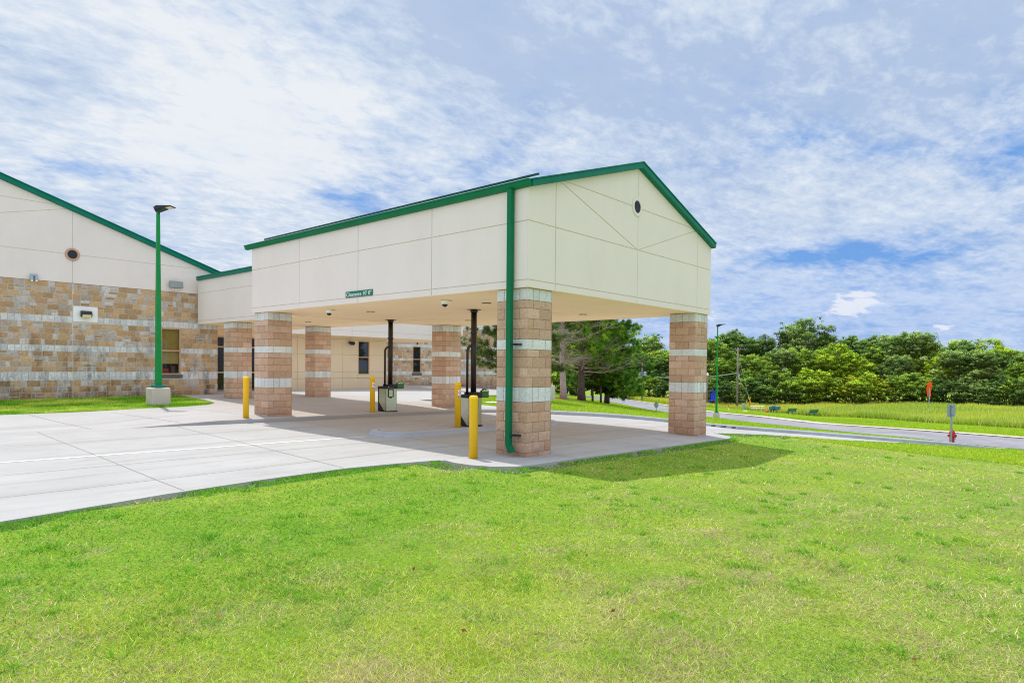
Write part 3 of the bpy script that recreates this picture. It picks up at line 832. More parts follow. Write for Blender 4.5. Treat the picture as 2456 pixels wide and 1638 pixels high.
# ------------------------------------------------------------------ windows
def window(parent, fn, a0, a1, z0, z1, zm, fw=.055, glass='glass', blind=None, sill=None, depth=.10):
    """two-light window in the plane fn(a,b,t)"""
    w = empty('window', fn((a0 + a1) / 2, z0, 0)); w.parent = parent
    off = Vector(fn((a0 + a1) / 2, z0, 0))
    f = lambda a, b, q: Vector(fn(a, b, q)) - off
    mb = MB()
    for A0, A1, B0, B1 in ((a0, a0 + fw, z0, z1), (a1 - fw, a1, z0, z1), (a0 + fw, a1 - fw, z0, z0 + fw), (a0 + fw, a1 - fw, z1 - fw, z1), (a0 + fw, a1 - fw, zm - fw * .5, zm + fw * .5)):
        mb.prism([(A0, B0), (A1, B0), (A1, B1), (A0, B1)], f, -depth, .012)
    mb.build('frame', M['tan_frame'], w)
    g_ = MB()
    for B0, B1 in ((z0 + fw, zm - fw * .5), (zm + fw * .5, z1 - fw)):
        g_.prism([(a0 + fw, B0), (a1 - fw, B0), (a1 - fw, B1), (a0 + fw, B1)], f, -.06, -.05)
    g_.build('pane', M[glass], w)
    if blind:
        for B0, B1, m in blind:
            MB().prism([(a0 + fw, B0), (a1 - fw, B0), (a1 - fw, B1), (a0 + fw, B1)], f, -.13, -.115).build('blind', M[m], w)
    if sill:
        MB().prism([(a0 - .06, z0 - sill), (a1 + .06, z0 - sill), (a1 + .06, z0), (a0 - .06, z0)], f, -.08, .05).build('sill', M['sill'], w)
    return w
def round_window(parent, c, r, mat='glass'):
    w = empty('round_window', c); w.parent = parent; n = 40
    vs = []
    for rr, yy in ((r, .02), (r, -.022), (r - .02, -.035), (r - .07, -.035), (r - .08, -.02), (r - .08, .02)):
        for k in range(n): a = 2 * math.pi * k / n; vs.append((rr * math.cos(a), yy, rr * math.sin(a)))
    MB().add(vs, [(q * n + k, q * n + (k + 1) % n, (q + 1) * n + (k + 1) % n, (q + 1) * n + k) for q in range(5) for k in range(n)]).build('frame', M['tan_frame'], w)
    MB().add([((r - .075) * math.cos(2 * math.pi * k / n), -.006, (r - .075) * math.sin(2 * math.pi * k / n)) for k in range(n)], [tuple(range(n))]).build('pane', M['vent'], w)

# ------------------------------------------------------------------ stone building on the left
def stone_building():
    root = empty('stone_building', (0, 21, 0))
    tag(root, 'tan and white stone building with cream gable and green roof edge', 'building')
    YW = 0.0; XL = -14.0; XR = 3.47; ZS = 4.90; zb = .25
    fn = lambda a, b, q: (a, YW - q, b)
    win = (1.05, 1.87, 1.37, 3.36); plate = (-2.125, -1.287, 3.435, 4.01)
    holes = [(win[0], win[1], win[2] - .15, win[3]), plate]
    ashlar(fn, XL, XR, zb, ZS, [(1.165, 1.49), (2.27, 2.50), (3.37, 3.62)], holes, root, M['stone'], 2, 21, (-2.13,))
    # backing wall with a hole for the window
    b = MB()
    for x0, x1, z0, z1 in ((XL, win[0] - .0, zb - .3, ZS), (win[1], XR - .02, zb - .3, ZS), (win[0], win[1], zb - .3, win[2]), (win[0], win[1], win[3], ZS)): b.box(x0, x1, YW, YW + .3, z0, z1)
    b.build('wall', M['mortar_pale'], root)
    MB().box(win[0] - .3, win[1] + .3, .34, .36, .5, 4.2).box(win[0] - .3, win[0] - .28, .3, 2, .5, 4.2).build('interior', M['dark_room'], root)
    window(root, fn, *win[:2], win[2], win[3], 2.39, .06, 'glass_clear', [(2.42, 3.30, 'blind'), (1.83, 2.36, 'blind2')], .15)
    # dim things seen inside the window
    MB().box(1.15, 1.45, .20, .3, 1.45, 1.62).build('interior_shelf', M['play_red'], root)
    MB().box(1.56, 1.72, .20, .3, 1.45, 1.75).build('interior_panel', M['wood_brown'], root)
    # side return
    fr = lambda a, b, q: (XR + q - .02, a, b)
    ashlar(fr, 0.0, 3.2, zb, 3.60, [(1.165, 1.49), (2.27, 2.50), (3.37, 3.60)], [], root, M['stone'], 2, 22)
    MB().box(XR - .3, XR - .021, .301, 3.2, zb - .3, 5.4).build('wall', M['mortar_pale'], root)
    # stucco patch
    MB().prism([(plate[0] + .006, plate[2]), (plate[1] - .006, plate[2]), (plate[1] - .006, plate[3]), (plate[0] + .006, plate[3])], fn, -.02, .035).build('stucco_patch', M['eifs_white'], root, bevel=.005)
    # gable
    rz = lambda x: 5.96 + .3335 * (3.51 - x)
    xp = -14.5
    gb = [(XL - 6, ZS), (XR, ZS), (XR, rz(XR) - .19), (XL - 6, rz(XL - 6) - .19)]
    H = (1, 0); V = (0, 1)
    cuts = [((0, 6.0), H, None), ((0, 7.80), H, lambda x, z: z > 6.0), ((-2.13, 0), V, None), ((-9.0, 0), V, None), ((-9.0, 6.0), (-2.4 + 9.0, 7.69 - 6.0), lambda x, z: z > 6 and -9 < x)]
    yf = lambda a, b, q: (a, .018 - q - .018 + .0, b)
    clad(gb, cuts, lambda a, b, q: (a, .0 - q + .01, b), .3, 'gable_wall', M['eifs'], M['groove'], root)
    MB().prism([(XL - 6, ZS - .012), (XR, ZS - .012), (XR, ZS), (XL - 6, ZS)], fn, 0, .012).build('flashing', M['wood_brown'], root)
    tr = MB()
    tr.prism([(3.56, rz(3.56) - .18), (3.56, rz(3.56) - .0), (XL - 6, rz(XL - 6)), (XL - 6, rz(XL - 6) - .19)], lambda a, b, q: (a, q, b), -.12, .0)
    tr.prism([(3.62, rz(3.62)), (3.62, rz(3.62) + .03), (XL - 6, rz(XL - 6) + .03), (XL - 6, rz(XL - 6))], lambda a, b, q: (a, q, b), -.15, .3)
    tr.build('rake_trim', M['fascia_green'], root)
    MB().prism([(0, 0), (1, 0), (1, 1), (0, 1)], lambda a, b, q: (3.6 + (XL - 9.6) * a, 0.0 + 14 * b, rz(3.6) + (rz(XL - 6) - rz(3.6)) * a - .06 + q), 0, .05).build('roof', M['roof_green'], root)
    MB().box(3.5, 3.72, -.12, .5, rz(3.6) - .02, rz(3.6) + .06).build('gutter_end', M['fascia_green'], root)
    MB().tube([(-4.1, 1.5, rz(-4.1)), (-4.1, 1.5, rz(-4.1) + .22)], .05).build('roof_pipe', M['fascia_green'], root)
    round_window(root, (-2.137, -.01, 5.997), .245)
stone_building()

# ------------------------------------------------------------------ entrance block
def entrance_building():
    root = empty('entrance_building', (8, 26, 0))
    tag(root, 'beige stucco entrance block with a deep white overhanging fascia and dark glazed doors', 'building')
    ox, oy = 8, 26
    fn = lambda a, b, q: (a - ox, 26 - oy - q, b)
    win = (14.62, 15.50, 1.24, 3.37)
    # wall panels around the window
    H = (1, 0); V = (0, 1)
    lines = (1.02, 1.42, 2.476, 3.42)
    for k, poly in enumerate(([(8, .1), (win[0], .1), (win[0], 3.62), (8, 3.62)], [(win[1], .1), (16.87, .1), (16.87, 3.62), (win[1], 3.62)], [(win[0], .1), (win[1], .1), (win[1], win[2]), (win[0], win[2])], [(win[0], win[3]), (win[1], win[3]), (win[1], 3.62), (win[0], 3.62)])):
        cuts = [((0, z), H, None) for z in lines]
        if k == 0: cuts += [((13.5, 0), V, None), ((10.4, 0), V, None)]
        clad(poly, cuts, fn, .12, 'wall', M['beige'], M['beige_groove'], root)
    window(root, fn, win[0], win[1], win[2], win[3], 2.337, .06, 'glass')
    MB().prism([(win[0] - .03, 1.03), (win[1] + .05, 1.03), (win[1] + .05, 1.235), (win[0] - .03, 1.235)], fn, 0, .05).build('sill', M['beige'], root, bevel=.006)
    MB().box(8.6, .0 + 8.87, 0, 6.4, .1, 3.62).build('wall_return', M['beige'], root)
    MB().box(8.6, 8.865, 0.001, 6.0, .1, 3.6) if 0 else None
    # overhanging fascia facing the drive
    ff = lambda a, b, q: (a - ox, 24.6 - oy + .018 - q, b)
    clad([(7.26, 3.57), (22.5, 3.57), (22.5, 5.55), (7.26, 5.55)], [((0, 3.90), H, None), ((0, 4.86), H, None)] + [((x, 0), V, None) for x in (10.1, 13.2, 16.3, 19.4)], ff, .25, 'fascia_wall', M['eifs'], M['groove'], root)
    fe = lambda a, b, q: (22.5 - ox - .018 + q, a - oy, b)
    clad([(24.62, 3.57), (31.9, 3.57), (31.9, 5.55), (24.62, 5.55)], [((0, 3.90), H, None), ((0, 4.86), H, None)], fe, .25, 'fascia_wall', M['eifs'], M['groove'], root)
    MB().box(7.3 - ox, 22.49 - ox, 24.65 - oy, 31.95 - oy, 3.59, 3.64).build('soffit', M['soffit'], root)
    MB().box(7.3 - ox, 22.47 - ox, 24.61 - oy, 24.86 - oy, 3.566, 3.572).build('soffit_border', M['soffit'], root)
    MB().box(7.2 - ox, 22.56 - ox, 24.55 - oy, 32 - oy, 5.551, 5.68).build('roof_trim', M['fascia_green'], root)
    # glazed entrance between stone building and beige wall
    ge = empty('glazed_entrance', (0, 0, 0)); ge.parent = root
    fr = MB(); X0, X1, yg = 3.5 - ox, 8.0 - ox, 24.2 - oy
    for x in np.linspace(X0, X1, 6): fr.box(x - .03, x + .03, yg - .06, yg + .06, .3, 3.6)
    for z in (.35, 1.42, 2.70, 3.2): fr.box(X0, X1, yg - .05, yg + .05, z - .035, z + .035)
    fr.build('frame', M['tan_frame'], ge)
    gl = MB(); gl.box(X0, X1, yg - .005, yg + .005, .38, 3.2); gl.build('pane', M['glass_clear'], ge)
    MB().box(X0, X1, yg - .02, yg + .2, 3.236, 3.95).build('header_panel', M['soffit'], ge)
    MB().box(X0 - .3, X1, yg + 2.2, yg + 2.25, .3, 3.6).build('interior', M['dark_room'], ge)
    MB().box(X0 - .3, X1 + .02, yg + 0.2, yg + 2.25, 3.6, 3.64).build('interior_ceiling', M['dark_room'], ge)
    MB().box(X1 - .02, X1, yg - .0, 1.8 + oy - oy, .1, 3.6).build('wall_return', M['beige'], ge)
entrance_building()
# green chair behind the glass
ch = empty('chair', (4.0, 24.9, gz(4, 25))); tag(ch, 'lime green upholstered chair behind the dark entrance glass', 'chair')
MB().box(-.3, .3, -.05, .05, .45, 1.75).build('backrest', M['chair_green'], ch, bevel=.04)
MB().box(-.3, .3, -.5, .0, .4, .52).build('seat', M['chair_green'], ch, bevel=.03)
for sx in (-.26, .26):
    for sy in (-.46, .0): MB().box(sx - .02, sx + .02, sy - .02, sy + .02, 0, .41).build('leg', M['galv'], ch)
lb = empty('planter_box', (3.75, 24.55, gz(4, 25))); tag(lb, 'low pale box behind the lower pane of the entrance glass', 'box')
MB().box(-.2, .45, -.12, .12, 0.05, .62).build('body', M['white'], lb, bevel=.01)
MB().box(-.22, .47, -.14, .14, .62, .66).build('rim', M['grey_metal'], lb)

def stone_wing():
    root = empty('stone_wing', (17, 32, 0))
    tag(root, 'distant stone banded wing with one narrow window, seen behind the tubes under the canopy', 'building')
    fn = lambda a, b, q: (a - 17, -q, b)
    win = (24.17, 25.06, 1.24, 3.39)
    ashlar(fn, 16.9, 35.5, -.35, 5.0, [(1.08, 1.375), (2.22, 2.415), (3.29, 3.55)], [(win[0], win[1], win[2] - .2, win[3])], root, M['stone_far'], 1, 31)
    MB().box(-.1, win[0] - 17, .001, .3, -.6, 5.0).box(win[1] - 17, 18.48, .001, .3, -.6, 5.0).box(win[0] - 17, win[1] - 17, .001, .3, -.6, win[2]).box(win[0] - 17, win[1] - 17, .001, .3, win[3], 5.0).build('wall', M['mortar_pale'], root)
    window(root, fn, win[0], win[1], win[2], win[3], 2.34, .07, 'glass', None, .19)
    clad([(16.9, 5.0), (35.5, 5.0), (35.5, 7.2), (16.9, 7.2)], [((0, 6.1), (1, 0), None), ((26, 0), (0, 1), None)], lambda a, b, q: (a - 17, .02 - q, b), .3, 'upper_wall', M['eifs'], M['groove'], root)
    MB().box(-.2, 18.7, -.15, .4, 7.2, 7.4).build('roof_trim', M['fascia_green'], root)
    MB().box(18.2, 18.5, .3, 12, -.6, 7.2).build('side_wall', M['eifs'], root)
stone_wing()

# ------------------------------------------------------------------ fixtures
def text_mesh(txt, width, height, depth, mat, name, parent):
    cu = bpy.data.curves.new('letters', 'FONT'); cu.body = txt; cu.size = 1; cu.extrude = depth; cu.align_x = 'CENTER'; cu.align_y = 'CENTER'
    o = bpy.data.objects.new('tmp_text', cu); COL.objects.link(o)
    bpy.context.view_layer.update()
    me = bpy.data.meshes.new_from_object(o.evaluated_get(bpy.context.evaluated_depsgraph_get()))
    bpy.data.objects.remove(o); bpy.data.curves.remove(cu)
    co = np.zeros(len(me.vertices) * 3); me.vertices.foreach_get('co', co); co = co.reshape(-1, 3)
    lo, hi = co.min(0), co.max(0); c = (lo + hi) / 2
    co[:, 0] = (co[:, 0] - c[0]) * width / (hi[0] - lo[0]); co[:, 1] = (co[:, 1] - c[1]) * height / (hi[1] - lo[1]); co[:, 2] -= lo[2]
    if depth: co[:, 2] *= 1
    me.vertices.foreach_set('co', co.ravel()); me.materials.clear(); me.materials.append(mat); me.name = name; me.update()
    t = bpy.data.objects.new(name, me); COL.objects.link(t); t.parent = parent
    return t
def clearance_sign():
    s = empty('clearance_sign', (-.004, 5.568, 3.668)); tag(s, 'green sign with white lettering Clearance 10\' 0" low on the canopy side', 'sign')
    MB().box(-.012, .0, -.568, .568, -.076, .076).build('panel', M['sign_green'], s, bevel=.002)
    t = text_mesh('Clearance 10\' 0"', 1.06, .100, .001, M['white'], 'lettering', s)
    t.matrix_local = Matrix(((0, 0, -1, -.0135), (-1, 0, 0, 0), (0, 1, 0, .0), (0, 0, 0, 1)))
clearance_sign()

def bollard(x, y, z, label, sticker=False):
    b = empty('bollard', (x, y, z)); tag(b, label, 'bollard', 'yellow bollards around the drive lanes')
    r = .086; H = 1.235
    prof = [(r, -.1), (r, H - .075), (r + .003, H - .072), (r + .003, H - .06), (r, H - .05), (r * .97, H - .03), (r * .85, H - .012), (r * .6, H - .002), (.01, H)]
    MB().lathe(prof, n=32).build('sleeve', M['yellow'], b, smooth=True)
    ring = MB().lathe([(r + .014, -.01), (r + .014, .004), (r + .002, .006)], n=28); ring.build('base_seal', M['dirt'], b)
    if sticker:
        st = empty('sticker', (0, 0, .915)); st.parent = b
        def cyl(s, zz, e): a = -math.pi / 2 - .10 + s / r; return ((r + e) * math.cos(a), (r + e) * math.sin(a), zz)
        def patch(s0, s1, z0, z1, e, m, name, n=10):
            mb = MB(); vs = []
            for i in range(n + 1):
                s = s0 + (s1 - s0) * i / n; vs += [cyl(s, z0, e), cyl(s, z1, e)]
            mb.add(vs, [(2 * i, 2 * i + 2, 2 * i + 3, 2 * i + 1) for i in range(n)]); return mb.build(name, M[m], st)
        patch(-.06, .06, -.11, .11, .002, 'white', 'sheet')
        patch(-.056, .056, -.105, -.05, .0035, 'sticker_blue', 'blue_panel')
        rg = MB(); n = 30; vs = []
        for i in range(n):
            a = 2 * math.pi * i / n
            for q in (.034, .045): vs.append(cyl(q * math.cos(a), .03 + q * 1.15 * math.sin(a), .0035))
        rg.add(vs, [(2 * i, 2 * i + 1, (2 * i + 3) % (2 * n), (2 * i + 2) % (2 * n)) for i in range(n)])
        for sgn in (1,):
            vs = []
            for i in range(7):
                q = -.034 + .068 * i / 6
                vs += [cyl(q - .004, .03 - q * 1.1, .0037), cyl(q + .005, .03 - q * 1.1, .0037)]
            rg.add(vs, [(2 * i, 2 * i + 1, 2 * i + 3, 2 * i + 2) for i in range(6)])
        rg.build('prohibition_ring', M['sticker_red'], st)
        sy = MB(); vs = [cyl(q, z_, .0034) for q, z_ in ((-.022, .022), (.02, .022), (.02, .033), (-.022, .033))]; sy.add(vs, [(0, 1, 2, 3)])
        vs = [cyl(q, z_, .0034) for q, z_ in ((.004, .038), (.016, .038), (.02, .056), (.008, .054))]; sy.add(vs, [(0, 1, 2, 3)])
        sy.build('symbol', M['black'], st)
        ln = MB()
        for zz in (-.066, -.078, -.09):
            vs = [cyl(q, zz + d, .0042) for q in (-.042, -.02, 0, .02, .042) for d in (-.003, .003)]
            ln.add(vs, [(2 * i, 2 * i + 2, 2 * i + 3, 2 * i + 1) for i in range(4)])
        ln.build('text_lines', M['white'], st)
    return b
bollard(-.61, 10.27, .255, 'plain yellow bollard at the left canopy pillar, on the raised walk')
bollard(3.65, 9.86, .235, 'yellow bollard with a no-smoking style sticker beside the far kiosk', True)
bollard(2.58, 4.60, gz(2.58, 4.6) + .16, 'yellow bollard with a sticker on the traffic island beside the near kiosk', True)
bollard(-.82, .67, LOT(np.array([-.82]), np.array([.67]))[0] + .01, 'plain yellow bollard nearest the camera, beside the pillar with the green downspout')

def kiosk(x, y, z, ztop, label, dz0):
    """pneumatic tube terminal: steel cabinet, black trim, riser tube to the ceiling"""
    k = empty('teller_kiosk', (x, y, z)); tag(k, label, 'teller kiosk', 'drive-through teller kiosks')
    w, d, h = .47, .42, .80
    # steel wrap: front and left cheek with slanted lower back edge
    fr = MB(); fr.box(0, w, 0, .02, .035, h); 
    fr.prism([(0.0, .035), (.0, h), (d * .92, h), (d * .92, .33), (.10, .035)], lambda a, b, q: (q, a, b), 0, .015)
    fr.prism([(0.0, .035), (.0, h), (d * .92, h), (d * .92, .33), (.10, .035)], lambda a, b, q: (w - .015 + q, a, b), 0, .015)
    fr.build('steel_front', M['steel'], k, bevel=.004)
    bk = MB(); bk.box(.016, w - .016, .021, d, .03, h).box(.0, w, d * .925, d + .03, 0, h).box(-.004, w + .02, -.03, d + .03, 0, .034)
    bk.prism([(.10, .035), (d * .92, .33), (d * .92, .035)], lambda a, b, q: (q, a, b), .002, w - .002)
    bk.build('body', M['black'], k, bevel=.004)
    MB().box(-.012, w * .55, -.004, d + .035, h + .001, h + .09).build('cap', M['black'], k, bevel=.008)
    hd = MB(); hd.box(w * .28, w + .06, .02, d - .06, h + .0, h + .155).box(w * .30, w * .99, -.02, .03, h - .005, h + .12); hd.build('manifold', M['black'], k, bevel=.015)
    # carrier door frame and latch
    dr = MB()
    for b in ((.09, .32, -.022, -.001, h - .04, h - .005), (.09, .115, -.022, -.001, h - .27, h - .04), (.295, .32, -.022, -.001, h - .27, h - .04), (.09, .32, -.022, -.001, h - .29, h - .265), (.165, .245, -.02, -.001, h - .325, h - .291)): dr.box(*b)
    dr.build('carrier_door', M['black'], k, bevel=.003)
    MB().box(.116, .294, -.008, -.001, h - .264, h - .041).build('door_panel', M['steel'], k)
    MB().box(.12, .30, -.03, -.002, h + .0, h + .02).build('handle', M['galv'], k)
    bt = MB(); bt.lathe([(.014, 0), (.014, .01), (.004, .012)], (.10, -.02, h + .06), 12, 0, Matrix.Rotation(math.pi / 2, 4, 'X')); bt.build('button', M['white'], k)
    # tubes
    cx, cy = .335, .19; rt = .082
    tb = MB(); tb.tube([(cx, cy, h + .10), (cx, cy, ztop - z)], rt, 24); tt = tb.build('riser_tube', M['dark_tube'], k, smooth=False)
    tt.data.polygons.foreach_set('use_smooth', [len(p.vertices) == 4 for p in tt.data.polygons])
    c = MB()
    for zz, rr, hh in ((ztop - z - .014, .19, .013), (ztop - z - .075, .108, .05)): c.lathe([(rr, zz), (rr, zz + hh)], (cx, cy, 0), 24)
    c.build('ceiling_flange', M['dark_tube'], k)
    c = MB(); c.lathe([(.10, ztop - z - .66), (.10, ztop - z - .625)], (cx, cy, 0), 24)
    for s in (-1, 1): c.box(cx + s * .115 - .02, cx + s * .115 + .02, cy - .015, cy + .015, ztop - z - .655, ztop - z - .63)
    c.build('collar', M['dark_tube'], k)
    sx = cx - .20
    pth = [(sx, cy + .05, h + .09), (sx, cy + .05, 2.12 - .0)] + [(sx + .17 * (1 - math.cos(a)), cy + .05 - .03 * a, 2.12 + .15 * math.sin(a)) for a in np.linspace(.2, math.pi / 2, 6)]
    pp = MB().tube(pth, .036, 16).build('air_pipe', M['dark_tube'], k, smooth=True)
    # little arched sign on the right
    sg = empty('notice_board', (w + .06, .06, h + .0)); sg.parent = k
    W = .30; H = .175
    arch = [(0, -.005), (W, -.005), (W, H + .02)] + [(W * .5 + W * .30 * math.cos(a), H + .02 + .062 * math.sin(a)) for a in np.linspace(.25, math.pi - .25, 9)] + [(0, H + .02)]
    MB().prism(arch, lambda a, b, q: (a, q, b), .0, .05).build('backing', M['black'], sg)
    arch2 = [(.022, H - .002), (W - .022, H - .002), (W - .022, H + .012)] + [(W * .5 + W * .25 * math.cos(a), H + .016 + .042 * math.sin(a)) for a in np.linspace(.25, math.pi - .25, 9)] + [(.022, H + .012)]
    MB().prism(arch2, lambda a, b, q: (a, q, b), -.006, .001).build('header', M['lime'], sg)
    MB().box(.022, W - .022, -.005, .001, .014, H - .004).build('panel', M['screen_green'], sg)
    n = 8; MB().prism([(W / 2 + .013 * math.cos(2 * math.pi * i / n), H + .028 + .018 * math.sin(2 * math.pi * i / n)) for i in range(n)], lambda a, b, q: (a, q, b), -.009, -.005).build('emblem', M['black'], sg)
    return k
kiosk(4.13, 9.74, .235, ZB, 'steel teller kiosk with black riser tube, on the raised walk by the far lane', 0)
kiosk(2.86, 4.42, gz(3, 4.6) + .16, ZB, 'steel teller kiosk with black riser tube, on the traffic island', 0)

def dome_camera(x, y, label):
    c = empty('security_camera', (x, y, ZB)); tag(c, label, 'camera', 'dome cameras under the canopy')
    MB().lathe([(.095, 0), (.095, -.03), (.085, -.09), (.075, -.10)], n=24).build('housing', M['white'], c, smooth=True)
    MB().lathe([(.07, -.09), (.068, -.12), (.05, -.15), (.02, -.165), (.005, -.168)], n=24).build('dome', M['vent'], c, smooth=True)
    MB().box(.03, .22, -.03, .03, -.012, -.003).build('bracket', M['lime'], c)
dome_camera(.75, 8.05, 'white dome camera under the canopy, on the left of the clearance sign')
dome_camera(.85, 3.30, 'white dome camera under the canopy, on the right of the clearance sign')
for i, (x, y, z, lb) in enumerate(((1.9, 7.64, ZB, 'recessed downlight in the tan soffit between the two dome cameras'), (2.0, 3.0, ZB, 'recessed downlight in the soffit near the right dome camera'), (6.16, 7.8, ZB, 'recessed downlight deep in the soffit behind the near riser tube'), (6.3, 3.05, ZB, 'recessed downlight in the soffit behind the gable wall'), (4.4, 15.1, 3.57, 'recessed downlight in the walkway soffit above the back pillar'))):
    l = empty('recessed_light', (x, y, z)); tag(l, lb, 'ceiling light', 'recessed soffit lights')
    n = 24
    MB().lathe([(.115, -.0), (.115, -.012), (.085, -.012), (.08, .0)], n=n).build('trim_ring', M['dark_fix'], l)
    MB().lathe([(.079, -.013), (.02, -.017)], n=n).build('lens', M['led'], l)

def pole_lamp(x, y, zb, label, rz, ph=.64, hh=6.38, pw=.63, k=1.0):
    p = empty('street_lamp', (x, y, zb)); tag(p, label, 'street lamp')
    MB().box(-pw / 2, pw / 2, -pw / 2, pw / 2, -.3, ph).build('pedestal', M['pedestal'], p, bevel=.04, seg=3)
    bp = MB(); bp.box(-.19 * k, .19 * k, -.19 * k, .19 * k, ph + .001, ph + .11); bp.build('base_plate', M['plate_green'], p, bevel=.012)
    a, b = .097 * k, .052 * k
    s = MB(); zt = ph + hh
    s.add([(sx * q, sy * q, z) for q, z in ((a, ph + .11), (b, zt)) for sx, sy in ((-1, -1), (1, -1), (1, 1), (-1, 1))], [(0, 1, 5, 4), (1, 2, 6, 5), (2, 3, 7, 6), (3, 0, 4, 7), (4, 5, 6, 7)])
    s.build('pole', M['pole_green'], p, bevel=.014, seg=2)
    h = empty('lamp_head', (0, 0, zt), rz); h.parent = p; h.scale = (.9, .9, .9)
    # flared bracket and thin tray
    tray = MB(); L = .62; w0 = .20
    tray.prism([(-.02, .06), (L, .16), (L, .20), (.02, .20), (-.10, .12)], lambda q, b, t: (q, t, b), -w0, w0)
    tray.build('tray', M['dark_fix'], h, bevel=.012)
    br = MB(); br.add([(-.075, -.075, -.03), (.075, -.075, -.03), (.075, .075, -.03), (-.075, .075, -.03), (-.07, -.19, .085), (.34, -.19, .115), (.34, .19, .115), (-.07, .19, .085)], [(0, 3, 2, 1), (4, 5, 6, 7), (0, 1, 5, 4), (1, 2, 6, 5), (2, 3, 7, 6), (3, 0, 4, 7)])
    br.build('bracket', M['dark_fix'], h)
    le = MB()
    for i in range(7):
        q = .37 + i * .032; zq = .06 + (q + .02) / (L + .02) * .10
        le.prism([(q, zq - .006), (q + .026, zq - .002), (q + .026, zq + .004), (q, zq + .0)], lambda a_, b_, t: (a_, t, b_), -.15, .15)
    le.build('led_panel', M['led'], h)
    MB().lathe([(.03, -.07), (.028, -.10), (.01, -.115)], (.06, -.03, 0), 12).build('photocell', M['vent'], h)
    return p
l1 = pole_lamp(-.55, 16.95, gz(-.55, 16.95) - .02, 'green lamp post on a concrete base in the left lawn strip', R(-52))
l2 = pole_lamp(38.1, 12.64, gz(38.1, 12.64), 'green lamp post beside the asphalt road, right of the far pillar', R(-49), .42, 6.65, .40, .68)
l3 = pole_lamp(23.2, 17.6, gz(23.2, 17.6), 'green lamp post mostly hidden behind the near pillar, base by the pine', R(-40), .95, 6.4, .8)

# wall fixtures on the stone building
f = empty('wall_light', (-1.72, 20.955, 3.74)); f.scale = (1.25, 1.1, 1.2); tag(f, 'dark wall light box on the white stucco patch of the stone wall', 'wall light')
MB().box(-.13, .13, -.05, .01, -.08, .10).build('back_box', M['dark_fix'], f, bevel=.015)
MB().prism([(-.05, -.10), (-.05, .10), (-.17, .08), (-.20, -.04), (-.14, -.11)], lambda a, b, q: (q, a, b), -.15, .15).build('hood', M['dark_fix'], f, bevel=.012)
MB().prism([(-.202, -.035), (-.147, -.105), (-.153, -.11), (-.208, -.04)], lambda a, b, q: (q, a, b), -.12, .12).build('lens', M['led'], f)
f = empty('flood_light', (1.6, 20.93, 5.18)); tag(f, 'grey flat floodlight box above the stone wall beside the lamp post', 'flood light')
MB().box(-.27, .27, -.20, -.06, -.14, .14, M=Matrix.Rotation(R(-8), 4, 'X')).build('housing', M['grey_metal'], f, bevel=.015)
MB().tube([(0, .06, -.16), (0, -.02, -.20), (0, -.10, -.16)], .025).tube([(-.15, -.1, -.15), (.0, -.08, -.21), (.15, -.1, -.15)], .018).build('bracket', M['white'], f)
f = empty('spot_light', (-3.38, 20.96, 4.95)); tag(f, 'pair of small blue grey spotlights at the top edge of the stone wall', 'spot light')
MB().box(-.10, .10, -.02, .03, .0, .09).build('base', M['grey_metal'], f)
for s in (-.065, .065):
    MB().tube([(s, -.06, .14), (s * 1.1, -.09, -.05)], [.045, .055], 14).build('lamp', M['bluegrey'], f)
    MB().tube([(s * 1.1, -.09, -.051), (s * 1.1, -.092, -.12)], [.03, .036], 12).build('lens', M['white'], f)
f = empty('flood_light', (14.0, 25.92, 3.22)); tag(f, 'dark twin head floodlight on the beige wall, left of the narrow window', 'flood light')
MB().box(-.09, .09, -.03, .05, -.05, .07).build('base', M['dark_fix'], f)
for s, a in ((-.13, .25), (.12, -.2)): MB().tube([(s, -.05, .03), (s + a * .3, -.22, -.04)], [.06, .12], 16).build('head', M['dark_fix'], f, smooth=True)
f = empty('wall_bracket', (24.6, 31.95, 3.62)); tag(f, 'small dark fixture above the far narrow window', 'wall light')
MB().prism([(-.08, .08), (.08, .08), (.03, 0), (.03, -.08), (-.03, -.08), (-.03, 0)], lambda a, b, q: (a, q, b), -.1, .0).build('body', M['dark_fix'], f)

# ------------------------------------------------------------------ roadside things
def hydrant(x, y):
    h = empty('fire_hydrant', (x, y, gz(x, y))); tag(h, 'red fire hydrant at the road edge behind the grey sign', 'fire hydrant')
    h.rotation_euler.z = R(-40)
    MB().lathe([(.15, -.05), (.15, .04), (.105, .05), (.105, .44), (.13, .45), (.13, .48), (.125, .50), (.11, .57), (.07, .63), (.03, .65)], n=20).build('barrel', M['red'], h, smooth=False)
    MB().lathe([(.16, .0), (.16, .03)], n=10).build('flange', M['red'], h)
    MB().lathe([(.03, .64), (.03, .70)], n=5).build('top_nut', M['red'], h)
    for ax, rr, ln in ((0, .06, .20), (math.pi, .06, .20), (-math.pi / 2, .085, .19)):
        d = Vector((math.cos(ax), math.sin(ax), 0))
        MB().tube([d * .08 + Vector((0, 0, .38)), d * (ln - .04) + Vector((0, 0, .38))], rr * .85, 12).tube([d * (ln - .04) + Vector((0, 0, .38)), d * ln + Vector((0, 0, .38))], rr, 8).tube([d * ln + Vector((0, 0, .38)), d * (ln + .04) + Vector((0, 0, .38))], .02, 5).build('outlet_cap', M['red'], h)
    MB().tube([(.19, 0, .36), (.22, .02, .26), (.20, .03, .18), (.17, .03, .22)], .008, 5).build('chain', M['dark_fix'], h)
hydrant(27.2, -3.8)
